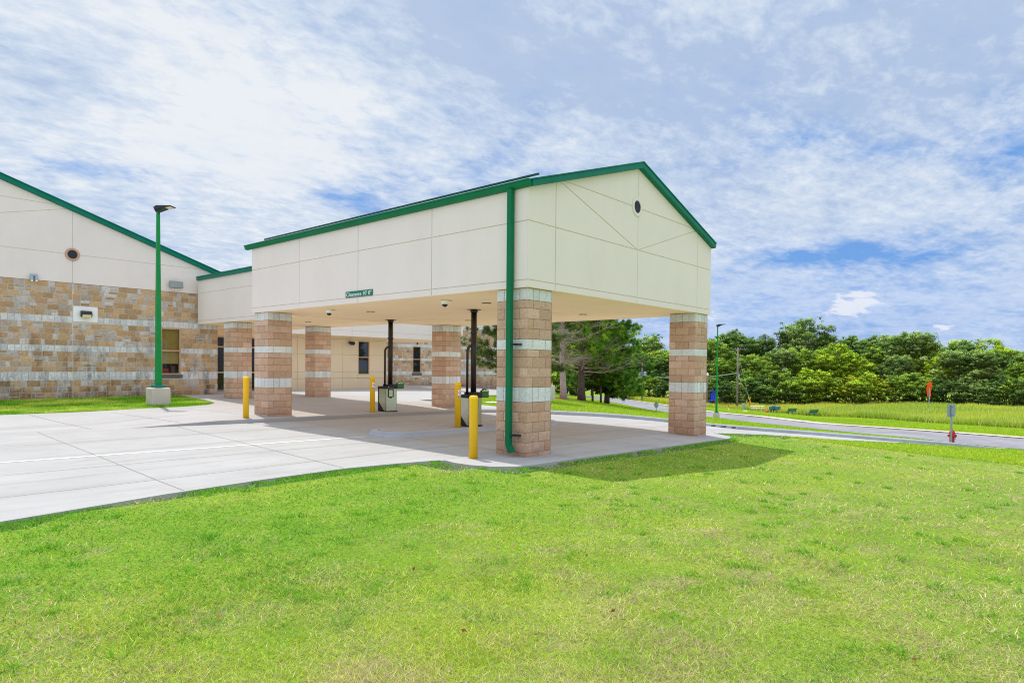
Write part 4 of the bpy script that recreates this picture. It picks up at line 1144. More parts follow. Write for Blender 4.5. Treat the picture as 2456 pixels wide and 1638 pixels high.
def rear_sign(x, y, z0, h, w, hh, label, rz, shape='rect', mat='galv'):
    s = empty('road_sign', (x, y, z0), rz); tag(s, label, 'road sign')
    MB().box(-.035, .035, -.02, .02, -.3, h).build('post', M['galv'], s)
    if shape == 'rect':
        MB().box(-w / 2, w / 2, .021, .027, h - hh, h + .02).build('plate', M[mat], s, bevel=.002)
    else:
        MB().prism([(w / 2 * math.cos(a), h - hh / 2 + hh / 2 * math.sin(a)) for a in [math.pi / 8 + k * math.pi / 4 for k in range(8)]], lambda a, b, q: (a, q, b), .021, .027).build('plate', M[mat], s)
    for zz in (h - .1, h - hh + .1): MB().box(-.015, .015, -.03, -.0201, zz - .015, zz + .015).build('bolt', M['dark_fix'], s)
rear_sign(25.42, -3.98, gz(25.4, -4), 1.83, .46, .55, 'grey back of a rectangular sign on a steel post in front of the hydrant', R(-36))
rear_sign(44.07, 21.02, gz(44.07, 21.02), .86, .42, .58, 'blue grey back of a narrow sign at the road edge left of the far pillar', R(-62), 'oct')

def cable(name, a, b, sag, label, r=.03):
    a, b = Vector(a), Vector(b); pts = [a.lerp(b, t) - Vector((0, 0, sag * 4 * t * (1 - t))) for t in np.linspace(0, 1, 14)]
    o = MB().tube(pts, r, 5).build(name, M['wire']); return tag(o, label, 'cable')
def utility_pole(x, y, h, label, arm=True, transformer=False, mat='wood_pole', r=.16):
    z = gz(x, y)
    p = empty('utility_pole', (x, y, z)); tag(p, label, 'utility pole')
    MB().tube([(0, 0, -.5), (0, 0, h)], [r * 1.15, r * .72], 12).build('shaft', M[mat], p, smooth=True)
    d = Vector((.64, -.77, 0))
    if arm:
        MB().tube([d * -1.15 + Vector((0, 0, h - .25)), d * 1.25 + Vector((0, 0, h - .35))], .07, 4).build('cross_arm', M['wood_brown'], p)
        for q in (-1.0, -.4, .45, 1.1): MB().lathe([(.04, 0), (.06, .05), (.03, .10), (.05, .14), (.02, .18)], tuple(d * q + Vector((0, 0, h - .22))), 8).build('insulator', M['galv'], p)
    if transformer:
        for q in (-.62, .62): MB().lathe([(.28, 0), (.32, .05), (.32, .75), (.26, .85), (.1, .9)], tuple(d * q + Vector((0, 0, h - 2.9))), 12).build('transformer', M['bluegrey'], p)
        MB().tube([d * -.6 + Vector((0, 0, h - 2.4)), d * .6 + Vector((0, 0, h - 2.4))], .06, 5).build('bracket', M['galv'], p)
    return p, z
pr_, zr = utility_pole(96.1, 34.3, 10.3, 'grey wooden utility pole with crossarm beside the picnic table')
d = Vector((.64, -.77, 0))
MB().tube([(0, 0, 5.8), (.55, -.75, 3.8), (1.35, -1.55, 2.4 - .3)], .025, 5).build('guy_wire', M['wire'], pr_)
MB().tube([(.1, -.1, 9.0), (.8, -.95, 4.6), (1.25, -1.42, 2.0)], .025, 5).tube([(1.25, -1.42, 2.0), (1.75, -2.02, 0)], .022, 5).build('guy_wire', M['wire'], pr_)
MB().tube([(1.25, -1.42, 2.05), (1.75, -2.02, 0.02)], .09, 6).build('guy_guard', M['yellow_guard'], pr_)
MB().box(-.2, .2, -.28, -.17, 5.2, 5.9).build('service_box', M['bluegrey'], pr_)
pl_, zl = utility_pole(114.0, 62.4, 8.3, 'grey utility pole carrying two transformers beyond the road', True, True, r=.16)
ph_, zh = utility_pole(113.7, 65.7, 7.2, 'utility pole half hidden by foliage at the left end of the road', True, False, r=.17)
MB().tube([(0, 0, 3), (1.8, -2.2, 5.2)], .05, 5).build('guy_wire', M['wire'], ph_)
pw_, zw = utility_pole(94.7, 38.9, 5.6, 'dark service pole with a white lamp just right of the far pillar', False, False, 'wood_brown', .14)
MB().lathe([(.16, 0), (.2, .15), (.12, .42), (.03, .5)], (0, 0, 5.45), 10).build('lamp', M['white'], pw_)
cable('power_line', (114.0, 62.4, zl + 5.5), (96.1, 34.3, zr + 6.05), .7, 'sagging grey cable from the transformer pole to the crossarm pole', .05)
cable('power_line', (114.0, 62.4, zl + 5.75), (108, 53.0, zl + 5.3), .3, 'thin upper cable running right from the transformer pole', .03)
cable('power_line', (114.0, 62.4, zl + 5.4), (113.7, 65.7, zh + 4.7), .2, 'grey cable running left from the transformer pole', .04)

def marker_post(x, y, label, h, cols, r=.05):
    p = empty('marker_post', (x, y, gz(x, y))); tag(p, label, 'marker post')
    z = 0
    for frac, m, nm in cols:
        MB().tube([(0, 0, z * h), (0, 0, (z + frac) * h)], r, 8).build(nm, M[m], p); z += frac
marker_post(69.9, 24.85, 'orange over white marker post in the mown grass beyond the road', .92, ((.45, 'white', 'lower_post'), (.55, 'orange2', 'upper_post')), .055)
marker_post(94.1, 31.4, 'thin dark marker stake with an orange red top behind the grey utility box', 1.75, ((.7, 'dark_fix', 'stake'), (.3, 'orange2', 'flag_top')), .06)
ub = empty('utility_box', (93.5, 32.2, gz(93.5, 32.2)), R(-40)); tag(ub, 'pale blue grey utility pedestal between the utility pole and the picnic table', 'utility box')
MB().lathe([(.22, -.1), (.22, .85), (.24, .86), (.24, 1.0), (.20, 1.06), (.05, 1.08)], n=14).build('body', M['bluegrey'], ub); MB().lathe([(.26, -.1), (.26, .06)], n=14).build('base', M['galv'], ub)

def bench(x, y, rz, mat, label, grp='benches facing the tall grass'):
    b = empty('bench', (x, y, gz(x, y)), rz); tag(b, label, 'bench')
    if grp: b['group'] = grp
    st = MB()
    for k in range(4): st.box(-.9, .9, -.04 + k * .115, .06 + k * .115, .44, .475)
    st.build('seat', M[mat], b)
    bk = MB()
    for k in range(4): bk.box(-.9, .9, -.12 - k * .035, -.09 - k * .035, .52 + k * .115, .62 + k * .115)
    bk.build('backrest', M[mat], b)
    for s in (-.5, .5):
        MB().tube([(s, .12, -.02), (s, .12, .43)], .035, 6).tube([(s, .35, .42), (s, -.06, .43), (s, -.12, .55), (s, -.24, .98)], .025, 5).build('leg', M[mat], b)
        MB().tube([(s, .38, .41), (s, .12, .2)], .02, 5).build('brace', M[mat], b)
    return b
bench(86.5, 19.6, R(-22), 'bench_green', 'empty dark green bench farthest right at the edge of the tall grass')
bench(86.7, 22.6, R(-22), 'bench_green', 'empty dark green bench nearer the picnic table')
BX, BY, BR = 88.3, 25.55, R(-42)
bench(BX, BY, BR, 'bench_blue', 'teal blue bench beside the picnic table with a person sitting on it')

def picnic():
    p = empty('picnic_table', (88.6, 28.2, gz(88.6, 28.2)), R(-58)); tag(p, 'pale wooden picnic table with attached seats beside the occupied bench', 'picnic table')
    t = MB()
    for k in range(5): t.box(-1.0, 1.0, -.4 + k * .162, -.25 + k * .162, .72, .76)
    t.build('table_top', M['table'], p)
    for s in (-1, 1):
        MB().box(-1.0, 1.0, s * .78 - .14, s * .78 + .14, .43, .47).build('seat', M['table'], p)
        fr = MB(); fr.box(s * .62 - .04, s * .62 + .04, -.9, .9, .36, .43).box(s * .62 - .04, s * .62 + .04, -.38, .38, .65, .719); fr.build('cross_beam', M['table'], p)
        for q in (-1, 1):
            MB().prism([(q * .20, .70), (q * .32, .70), (q * .72, .0), (q * .60, .0)], lambda a, b, w: (s * .56 + w, a, b), -.04, .04).build('leg', M['table'], p)
picnic()
bg = empty('bag', (87.6, 26.35, gz(87.6, 26.35))); tag(bg, 'small orange red bag on the ground between picnic table and bench', 'bag')
MB().lathe([(.22, 0), (.26, .12), (.24, .28), (.14, .36), (.05, .38)], n=12).build('body', M['orange2'], bg, smooth=True)
MB().tube([(-.1, 0, .34), (-.06, 0, .46), (.06, 0, .46), (.1, 0, .34)], .02, 5).build('strap', M['orange2'], bg)
MB().box(87.6 - .01, 87.6, 0, 0, 0, 0) if 0 else None

def person():
    p = empty('person', (BX, BY, gz(BX, BY)), BR); tag(p, 'person in a blue shirt sitting hunched forward on the teal blue bench', 'person')
    # +Y is forward (away from the backrest)
    J = {'pelvis': (0, .10, .56), 'spine': (.03, .16, .80), 'chest': (.08, .27, 1.02), 'neck': (.13, .38, 1.14), 'head': (.17, .47, 1.24), 'crown': (.18, .52, 1.34),
         'hl': (.11, .14, .54), 'kl': (.20, .55, .54), 'al': (.24, .55, .10), 'fl': (.26, .72, .06), 'hr': (-.11, .14, .54), 'kr': (-.14, .55, .54), 'ar': (-.14, .52, .10), 'fr': (-.14, .70, .06),
         'sl': (.27, .27, 1.02), 'el': (.34, .45, .78), 'wl': (.24, .62, .66), 'gl': (.20, .70, .64), 'sr': (-.11, .27, 1.03), 'er': (-.18, .46, .80), 'wr': (-.04, .62, .68), 'gr': (.02, .70, .66)}
    rad = {'pelvis': .15, 'spine': .135, 'chest': .15, 'neck': .06, 'head': .10, 'crown': .085, 'hl': .10, 'kl': .065, 'al': .045, 'fl': .04, 'hr': .10, 'kr': .065, 'ar': .045, 'fr': .04, 'sl': .065, 'el': .048, 'wl': .034, 'gl': .03, 'sr': .065, 'er': .048, 'wr': .034, 'gr': .03}
    E_ = [('pelvis', 'spine'), ('spine', 'chest'), ('chest', 'neck'), ('neck', 'head'), ('head', 'crown'), ('pelvis', 'hl'), ('hl', 'kl'), ('kl', 'al'), ('al', 'fl'), ('pelvis', 'hr'), ('hr', 'kr'), ('kr', 'ar'), ('ar', 'fr'), ('chest', 'sl'), ('sl', 'el'), ('el', 'wl'), ('wl', 'gl'), ('chest', 'sr'), ('sr', 'er'), ('er', 'wr'), ('wr', 'gr')]
    def skin(name, names, infl, mats, root, hands=False):
        nm = list(names); vs = [J[k] for k in nm]; es = [(nm.index(a), nm.index(b)) for a, b in E_ if a in nm and b in nm]
        rd = [rad[k] * infl for k in nm]
        if hands:   # five short fingers on each hand
            for s, gk, wk in ((1, 'gl', 'wl'), (-1, 'gr', 'wr')):
                gi = nm.index(gk); g0 = Vector(J[gk]); d_ = (g0 - Vector(J[wk])).normalized(); sd = Vector((1, 0, 0))
                for q in range(5):
                    off = sd * (q - 2) * .02 if q < 4 else sd * (-s * .045)
                    b0 = len(vs); ln = (.055, .065, .062, .05, .035)[q]
                    vs += [tuple(g0 + off + d_ * .02), tuple(g0 + off * 1.1 + d_ * (.02 + ln) - Vector((0, 0, .02)))]; rd += [.010, .008]
                    es += [(gi, b0), (b0, b0 + 1)]
        me = bpy.data.meshes.new(name); me.from_pydata(vs, es, []); o = bpy.data.objects.new(name, me); COL.objects.link(o)
        m = o.modifiers.new('skin', 'SKIN'); m.use_smooth_shade = True
        if not me.skin_vertices: me.skin_vertices.new()
        for i, r in enumerate(rd): me.skin_vertices[0].data[i].radius = (r, r); me.skin_vertices[0].data[i].use_root = (i == nm.index(root))
        s = o.modifiers.new('sub', 'SUBSURF'); s.levels = 1; s.render_levels = 1
        bpy.context.view_layer.update()
        me2 = bpy.data.meshes.new_from_object(o.evaluated_get(bpy.context.evaluated_depsgraph_get())); me2.name = name
        bpy.data.objects.remove(o)
        me2.materials.clear(); me2.materials.append(mats)
        o2 = bpy.data.objects.new(name, me2); COL.objects.link(o2); o2.parent = p
        return o2
    skin('body', J.keys(), 1.0, M['skin'], 'pelvis', True)
    skin('shirt', ['pelvis', 'spine', 'chest', 'sl', 'el', 'sr', 'er'], 1.14, M['shirt'], 'spine')
    skin('trousers', ['pelvis', 'hl', 'kl', 'al', 'hr', 'kr', 'ar'], 1.18, M['trouser'], 'pelvis')
    Mh = Matrix.Translation(Vector((.175, .485, 1.30))) @ Matrix.Rotation(R(-30), 4, 'X')
    hr = MB(); n = 14; hr.lathe([(.118, -.06), (.125, .0), (.115, .05), (.08, .10), (.03, .118)], (0, 0, 0), n, 0, Mh); hr.build('hair', M['hair'], p, smooth=True)
person()

def windsock(x, y):
    z = gz(x, y); w = empty('windsock', (x, y, z)); tag(w, 'limp orange windsock hanging on a thin grey pole in the tall grass', 'windsock')
    MB().tube([(0, 0, -.3), (0, 0, 4.0)], .05, 8).build('pole', M['bluegrey'], w)
    d = Vector((-.80, -.6, 0)); s = Vector((.6, -.8, 0))
    ring = []
    hoop = MB(); c0 = Vector((.05, 0, 3.85))
    hoop.tube([c0 + (s * math.cos(a) + (Vector((0, 0, 1)) * .95 + d * .3) * math.sin(a)) * .34 for a in np.linspace(0, 2 * math.pi, 20)], .03, 5); hoop.build('hoop', M['orange'], w)
    n = 18
    mb = MB(); rings = []
    for k, (t, rr) in enumerate(((0, .34), (.08, .33), (.22, .32), (.45, .31), (.9, .28), (1.3, .26), (1.7, .24))):
        cc = c0 + s * (.03 * t) - d * (.14 if k else 0) * min(1, t * 2) + Vector((0, 0, -t * .98 - (.12 if k else 0)))
        for q in range(n):
            a = 2 * math.pi * q / n
            if k == 0: v = c0 + (s * math.cos(a) + (Vector((0, 0, 1)) * .95 + d * .3) * math.sin(a)) * rr
            else: v = cc + s * (math.cos(a) * rr * (1 + .12 * math.sin(3 * a + k))) + d * math.sin(a) * rr * .55
            rings.append(v)
    mb.add(rings, [(k * n + q, k * n + (q + 1) % n, (k + 1) * n + (q + 1) % n, (k + 1) * n + q) for k in range(6) for q in range(n)])
    mb.build('sock', M['orange'], w, smooth=True)
    MB().add([c0 + d * .03 + (s * math.cos(a) + (Vector((0, 0, 1)) * .95 + d * .3) * math.sin(a)) * .32 for a in np.linspace(0, 2 * math.pi, 20)[:-1]], [tuple(range(19))]).build('mouth_lining', M['orange_light'], w)
windsock(101.75, 8.0)

pg = empty('play_slide', (97.4, 39.1, gz(97.4, 39.1)), R(35)); tag(pg, 'blue and red play slide in the tall grass beside the far lamp post', 'playground toy')
MB().box(-.35, .35, -.35, .35, 1.2, 1.35).build('platform', M['play_red'], pg)
MB().prism([(-.4, 1.3), (-.4, 2.9), (0, 3.1), (.4, 2.9), (.4, 1.3)], lambda a, b, q: (q, a, b), -.42, -.36).build('side_panel', M['play_blue'], pg)
MB().prism([(-.4, 1.3), (-.4, 2.9), (0, 3.1), (.4, 2.9), (.4, 1.3)], lambda a, b, q: (q, a, b), .36, .42).build('side_panel', M['play_blue'], pg)
MB().box(-.35, .35, -.4, -.34, 1.35, 2.0).build('red_panel', M['play_red'], pg)
MB().prism([(.35, 1.3), (.35, 1.4), (1.9, .25), (1.9, .1)], lambda a, b, q: (q, a, b), -.3, .3).build('chute', M['play_blue'], pg)
for sx in (-.38, .38):
    for sy in (-.38, .38): MB().tube([(sx, sy, -.1), (sx, sy, 2.9)], .05, 6).build('leg', M['play_blue'], pg)
# irrigation/manhole lids
for x, y, lb, c in ((79.5, 26.5, 'flat pale utility lid in the mown grass near the orange and white post', 'cover'), (12.6, 12.6, 'small white access lid in the grass beyond the near kiosk', 'cover')):
    o = empty('access_cover', (x, y, gz(x, y) + .02)); tag(o, lb, c)
    MB().lathe([(.30, -.05), (.30, .02), (.28, .03)], n=18).build('lid', M['white'], o)
    MB().lathe([(.36, -.05), (.36, .012), (.31, .014)], n=18).build('rim', M['pedestal'], o)

# ------------------------------------------------------------------ vegetation
def leaf_quads(P, N, size, aspect=.6):
    """quads centred at P facing N"""
    n = len(P); r = rng.normal(size=(n, 3)); T = np.cross(N, r); T /= np.linalg.norm(T, axis=1)[:, None] + 1e-9; B = np.cross(N, T)
    s = size[:, None] if hasattr(size, '__len__') else size
    A = T * s; Bq = B * s * aspect
    V = np.stack([P - A, P + Bq * .9 - A * .1, P + A, P - Bq * .9 + A * .1], 1).reshape(-1, 3)
    F = np.arange(n * 4); return V, F, np.full(n, 4)
def crown_cloud(blobs, n, size, pal, seed, hole=.0):
    """leaf cloud from ellipsoid blobs (c, r); colours darker inside/below"""
    r_ = np.random.default_rng(seed)
    C_ = np.array([b[0] for b in blobs]); Rr = np.array([b[1] for b in blobs]); w = (Rr.prod(1)) ** .667; w /= w.sum()
    nc = len(blobs) * 22
    kb = r_.choice(len(blobs), nc, p=w); dc = r_.normal(size=(nc, 3)); dc /= np.linalg.norm(dc, axis=1)[:, None]
    far = r_.random(nc) < .16; ext = np.where(far, 1.08 + .34 * r_.random(nc), .62 + .46 * r_.random(nc)); cc = C_[kb] + dc * Rr[kb] * ext[:, None] * np.where(far & (dc[:, 2] < -.2), .8, 1)[:, None]; cr = Rr[kb].mean(1) * np.where(far, .12 + .10 * r_.random(nc), .20 + .24 * r_.random(nc))
    q = r_.choice(nc, n, p=(cr ** 2) / (cr ** 2).sum()); k = kb[q]
    e = r_.normal(size=(n, 3)); e /= np.linalg.norm(e, axis=1)[:, None]; rad = r_.random(n) ** .45
    P = cc[q] + e * cr[q][:, None] * rad[:, None] * np.array([1.15, 1.15, .75])
    d = (P - C_[k]) / Rr[k]; d /= np.linalg.norm(d, axis=1)[:, None] + 1e-6
    N = e * .75 + d * .45 + r_.normal(size=(n, 3)) * .45 + np.array([0, 0, .45]); N /= np.linalg.norm(N, axis=1)[:, None]
    V, F, cnt = leaf_quads(P, N, size * (.5 + .9 * r_.random(n)))
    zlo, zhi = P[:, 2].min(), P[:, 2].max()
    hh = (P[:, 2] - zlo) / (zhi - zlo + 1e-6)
    light = (.22 + .90 * np.clip(e[:, 2] * .75 + .5, 0, 1) ** 1.4) * (.32 + .75 * np.clip(d[:, 2] * .9 + .5, 0, 1)) * (.30 + .75 * np.clip(hh * 2.0, 0, 1)) + .10 * hh  # crown self-shading painted into the leaf colours: dark inside, beneath and low down
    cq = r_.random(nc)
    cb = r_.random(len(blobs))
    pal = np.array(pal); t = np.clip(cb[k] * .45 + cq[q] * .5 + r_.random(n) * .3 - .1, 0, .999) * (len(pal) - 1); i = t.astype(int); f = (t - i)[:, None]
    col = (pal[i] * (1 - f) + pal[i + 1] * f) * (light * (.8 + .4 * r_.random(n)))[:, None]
    return V, F, cnt, np.repeat(col, 4, 0)
PAL_MID = [(.07, .16, .016), (.16, .30, .022), (.28, .44, .03), (.42, .56, .04)]
PAL_BRI = [(.20, .38, .012), (.30, .50, .016), (.40, .57, .018), (.47, .58, .022)]
PAL_DRK = [(.04, .105, .018), (.085, .18, .026), (.14, .26, .036), (.22, .36, .05)]
PAL_YEL = [(.34, .42, .012), (.42, .48, .014), (.48, .50, .016)]
PAL_OLV = [(.10, .19, .035), (.18, .30, .055), (.29, .42, .085), (.42, .53, .14)]
def tree_proto(kind, seed, pal, h=12.0, shape='round', n=22000, size=.148):
    r_ = random.Random(seed); root = empty(kind, (0, 0, -900))
    W = {'round': .40, 'wide': .50, 'tall': .30, 'airy': .40, 'bush': .62}[shape]
    zc0 = {'round': .30, 'wide': .28, 'tall': .22, 'airy': .42, 'bush': .05}[shape]
    blobs = []; limbs = MB()
    nb = {'round': 15, 'wide': 16, 'tall': 13, 'airy': 13, 'bush': 11}[shape]
    if shape != 'bush':
        limbs.tube([(0, 0, -.5), (.05 * h * r_.uniform(-.4, .4), .02 * h, h * .3), (.05 * h * r_.uniform(-.5, .5), 0, h * .62)], [h * .022, h * .017, h * .008], 8)
    for k in range(nb):
        t = (k + .5) / nb; z = h * (zc0 + (1 - zc0) * (.12 + .80 * t)); a = k * 2.4 + r_.uniform(-.4, .4)
        prof = math.sin(math.pi * min(1, .20 + .78 * t)) ** .7
        q = h * W * prof * r_.uniform(.45, .78) if k < nb - 1 else 0
        rb = h * r_.uniform(.085, .185) * (1.0 if shape != 'airy' else .80) * (1.25 if shape == 'bush' else 1)
        c = (q * math.cos(a), q * math.sin(a), min(z, h - rb * .75))
        blobs.append((c, (rb * 1.2, rb * 1.2, rb * .85)))
        if shape != 'bush':
            limbs.tube([(0, 0, h * (.22 + .3 * t)), (c[0] * .5, c[1] * .5, h * (.25 + .3 * t) + (c[2] - h * .25) * .4), c], [h * .008, h * .006, h * .002], 5)
    V, F, cnt, col = crown_cloud(blobs, n, size, pal, seed)
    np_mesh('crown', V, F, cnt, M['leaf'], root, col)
    if shape != 'bush': limbs.build('trunk', M['dark_bark'], root, smooth=True)
    else:
        st = MB()
        for k in range(5): a = k * 1.3; st.tube([(0, 0, -.3), (.15 * h * math.cos(a), .15 * h * math.sin(a), h * .4)], [h * .02, h * .008], 5)
        st.build('stem', M['dark_bark'], root, smooth=True)
    return root, h
PROTO = {'mid1': tree_proto('deciduous_tree', 1, PAL_MID, 12, 'round'), 'mid2': tree_proto('deciduous_tree', 2, PAL_MID, 12, 'wide'), 'bri': tree_proto('deciduous_tree', 3, PAL_BRI, 12, 'round'),
         'drk': tree_proto('deciduous_tree', 4, PAL_DRK, 12, 'wide'), 'airy': tree_proto('deciduous_tree', 5, PAL_OLV[:3] + [(.05, .12, .03)], 15, 'airy', 14000, .17), 'olv': tree_proto('deciduous_tree', 6, PAL_OLV, 12, 'wide'),
         'bbri': tree_proto('leafy_shrub', 7, PAL_BRI, 5.5, 'bush', 11000, .10), 'bmid': tree_proto('leafy_shrub', 8, PAL_MID, 5.5, 'bush', 11000, .10), 'byel': tree_proto('leafy_shrub', 9, PAL_YEL, 5.5, 'bush', 11000, .10), 'bolv': tree_proto('leafy_shrub', 10, PAL_OLV, 5.5, 'bush', 11000, .10), 'bdrk': tree_proto('leafy_shrub', 14, PAL_DRK, 5.5, 'bush', 11000, .10)}
USED = set()
def plant(key, x, y, h, label, group=None, sx=1.0):
    root, h0 = PROTO[key]
    if key in USED: o = copy_tree(root)
    else: o = root; USED.add(key)
    s = h / h0; o.location = (x, y, gz(x, y) - .1); o.scale = (s * sx, s * sx, s); o.rotation_euler = (0, 0, rng.random() * 6.28)
    if 'group' in o: del o['group']
    tag(o, label, 'shrub' if key[0] == 'b' and key != 'bri' else 'tree', group)
GW = 'trees of the wood behind the field'; GS = 'shrubs along the front of the wood'; GL = 'trees beyond the road on the left'
LB = {'mid1': 'mid green leafy tree within the dense wood behind the field', 'mid2': 'mid green leafy tree within the dense wood behind the field', 'bri': 'bright yellow green tree within the wood behind the field', 'drk': 'dark green tree within the wood behind the field', 'olv': 'dull olive green tree within the wood behind the field'}
WOOD = [(132.2, 79.8, 12.1, 'mid1', 0), (143.7, 81.9, 14.1, 'mid2', 0), (141.8, 76.4, 15.2, 'mid1', 0), (139.7, 71.1, 14.5, 'mid2', 0), (137.9, 65.6, 14.5, 'bri', 0), (131.2, 58.1, 13.1, 'mid1', 0), (123.8, 51.3, 12.8, 'mid2', 0),
        (135.6, 53.0, 15.2, 'drk', 'tall dark oak-like tree rising above the wood behind the crossarm pole'), (139.8, 51.3, 15.7, 'drk', 'broad dark crown just right of the crossarm pole top'), (140.8, 47.1, 13.6, 'drk', 'dark rounded tree at the left edge of the gap in the treeline'),
        (134.4, 42.2, 10.0, 'mid1', 0), (123.2, 36.8, 10.2, 'olv', 'low olive tree below the gap in the treeline'), (117.8, 40.0, 10.2, 'mid2', 0), (111.8, 43.8, 9.8, 'mid1', 0), (129.1, 36.1, 10.6, 'bri', 0),
        (144.0, 40.4, 15.1, 'airy', 'airy tall tree just right of the gap in the treeline'), (148.1, 38.6, 17.2, 'airy', 'tallest airy tree with sky showing through its crown'), (150.9, 35.4, 17.0, 'drk', 'tall dark tree right of the tallest airy crown'), (151.3, 32.0, 16.0, 'drk', 0), (155.3, 30.4, 15.9, 'mid1', 0), (152.6, 27.4, 15.8, 'drk', 0), (154.6, 25.1, 14.8, 'olv', 0), (149.5, 21.8, 13.7, 'drk', 0),
        (127.7, 31.6, 9.8, 'mid2', 0), (126.1, 27.4, 10.1, 'bri', 0), (126.6, 23.8, 9.2, 'bri', 0), (128.7, 21.4, 6.9, 'drk', 0), (144.9, 17.9, 13.1, 'olv', 0), (146.8, 15.7, 13.8, 'bri', 'tall bright green tree directly above the windsock'), (155.1, 15.4, 12.7, 'bri', 0), (154.7, 12.8, 12.4, 'mid1', 0), (161.9, 10.6, 13.1, 'bri', 0), (164.3, 7.8, 12.7, 'bri', 0), (161.8, 4.7, 11.8, 'bri', 0), (161.6, 1.9, 11.2, 'mid2', 0), (159.3, -1.6, 10.9, 'mid1', 0), (159.5, -4.9, 11.2, 'mid1', 0), (159.6, -8.0, 10.6, 'bri', 0),
        (132.4, 8.0, 9.9, 'olv', 'large olive green tree right of the windsock'), (132.2, 5.2, 8.7, 'olv', 0), (134.7, 11.5, 8.8, 'bri', 0), (131.8, -0.5, 7.7, 'mid1', 0), (131.6, -3.3, 8.3, 'mid2', 0),
        (138, 45, 9, 'drk', 0), (142, 34, 11, 'drk', 0), (145, 24, 11, 'mid1', 0), (143, 9.5, 10.5, 'drk', 0), (146, 3.5, 10.5, 'drk', 0), (143, -2.5, 9.5, 'drk', 0), (130, 17.5, 8.5, 'olv', 0), (128, 47, 11, 'drk', 0), (131, 66, 11.5, 'drk', 0), (130, 73, 11, 'drk', 0)]
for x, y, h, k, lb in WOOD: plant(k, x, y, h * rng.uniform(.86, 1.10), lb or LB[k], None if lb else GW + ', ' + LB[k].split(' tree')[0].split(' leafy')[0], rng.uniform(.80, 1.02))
SHR = [(102.6, 42.2, 5.3), (100.0, 39.1, 5.7), (103.6, 38.0, 4.6), (107.1, 37.1, 5.4), (107.0, 34.1, 5.9), (109.9, 32.3, 6.4), (110.7, 29.9, 5.3), (111.1, 27.9, 6.7), (111.5, 25.9, 6.3), (113.2, 24.0, 5.1), (112.9, 21.2, 5.5), (112.5, 18.7, 5.8), (116.2, 17.4, 5.0), (115.8, 14.8, 5.3), (120.0, 13.1, 5.7), (119.5, 10.6, 4.9), (119.0, 8.2, 5.3), (118.8, 5.3, 5.0), (120.6, 3.2, 4.6), (117.4, 0.8, 5.3), (116.6, -1.3, 5.0), (115.7, -3.3, 5.4), (120.5, 70.5, 5.3), (124.1, 69.3, 6.0), (122.8, 64.7, 5.4), (122.2, 60.8, 5.4), (120.0, 55.7, 5.3), (106.7, 46.6, 5.2)]
sk = ['bmid', 'bdrk', 'bolv', 'bmid', 'bdrk', 'bmid', 'bolv', 'bbri', 'bbri', 'bmid', 'byel', 'bbri', 'byel', 'bmid', 'bmid', 'bmid', 'bdrk', 'bolv', 'bolv', 'bdrk', 'bmid', 'bolv', 'bmid', 'bbri', 'bmid', 'bdrk', 'bmid', 'bmid']
SL = {'bmid': 'mid green shrub at the foot of the wood', 'bdrk': 'dark green shrub at the foot of the wood', 'bolv': 'dull olive shrub at the foot of the wood', 'bbri': 'bright green shrub at the foot of the wood', 'byel': 'yellow green shrub at the foot of the wood'}
for (x, y, h), k in zip(SHR, sk): plant(k, x, y, h, SL[k], GS + ', ' + SL[k].split(' shrub')[0], 1.05)
LEFT = [(83.8, 66.9, 14.6, 'mid1'), (77.8, 58.5, 10.6, 'bri'), (84.0, 59.1, 12.1, 'mid2'), (90.3, 59.4, 10.6, 'drk'), (65.6, 57.3, 11.5, 'drk'), (70.9, 66.5, 11.3, 'mid1'), (97, 70, 11, 'mid2'), (103, 68, 9, 'mid1')]
for x, y, h, k in LEFT: plant(k, x, y, h, LB[k].replace('within the dense wood behind the field', 'behind the pine trunks, beyond the road').replace('within the wood behind the field', 'behind the pine trunks, beyond the road'), GL + ', ' + LB[k].split(' tree')[0].split(' leafy')[0])
for (x, y, h), k in zip([(53.2, 41.1, 3.9), (52.9, 38.3, 3.5), (55.7, 38.2, 4.0), (58, 40, 4.4), (49.5, 40.5, 4.2), (120.5, 73.5, 2.6), (121.5, 71.2, 2.4)], ['bbri', 'bbri', 'bmid', 'bbri', 'bmid', 'bmid', 'bmid']):
    plant(k, x, y, h, ('bright' if k == 'bbri' else 'mid') + (' green shrub between the pine trunks at the roadside' if x < 100 else ' green low hedge bush at the left end of the tall grass'), 'low shrubs ' + ('between the pine trunks' if x < 100 else 'at the left end of the field') + (', bright' if k == 'bbri' else ', mid'))
for k, (root, h0) in PROTO.items():
    if k not in USED:
        for c in list(root.children): bpy.data.objects.remove(c)
        bpy.data.objects.remove(root)

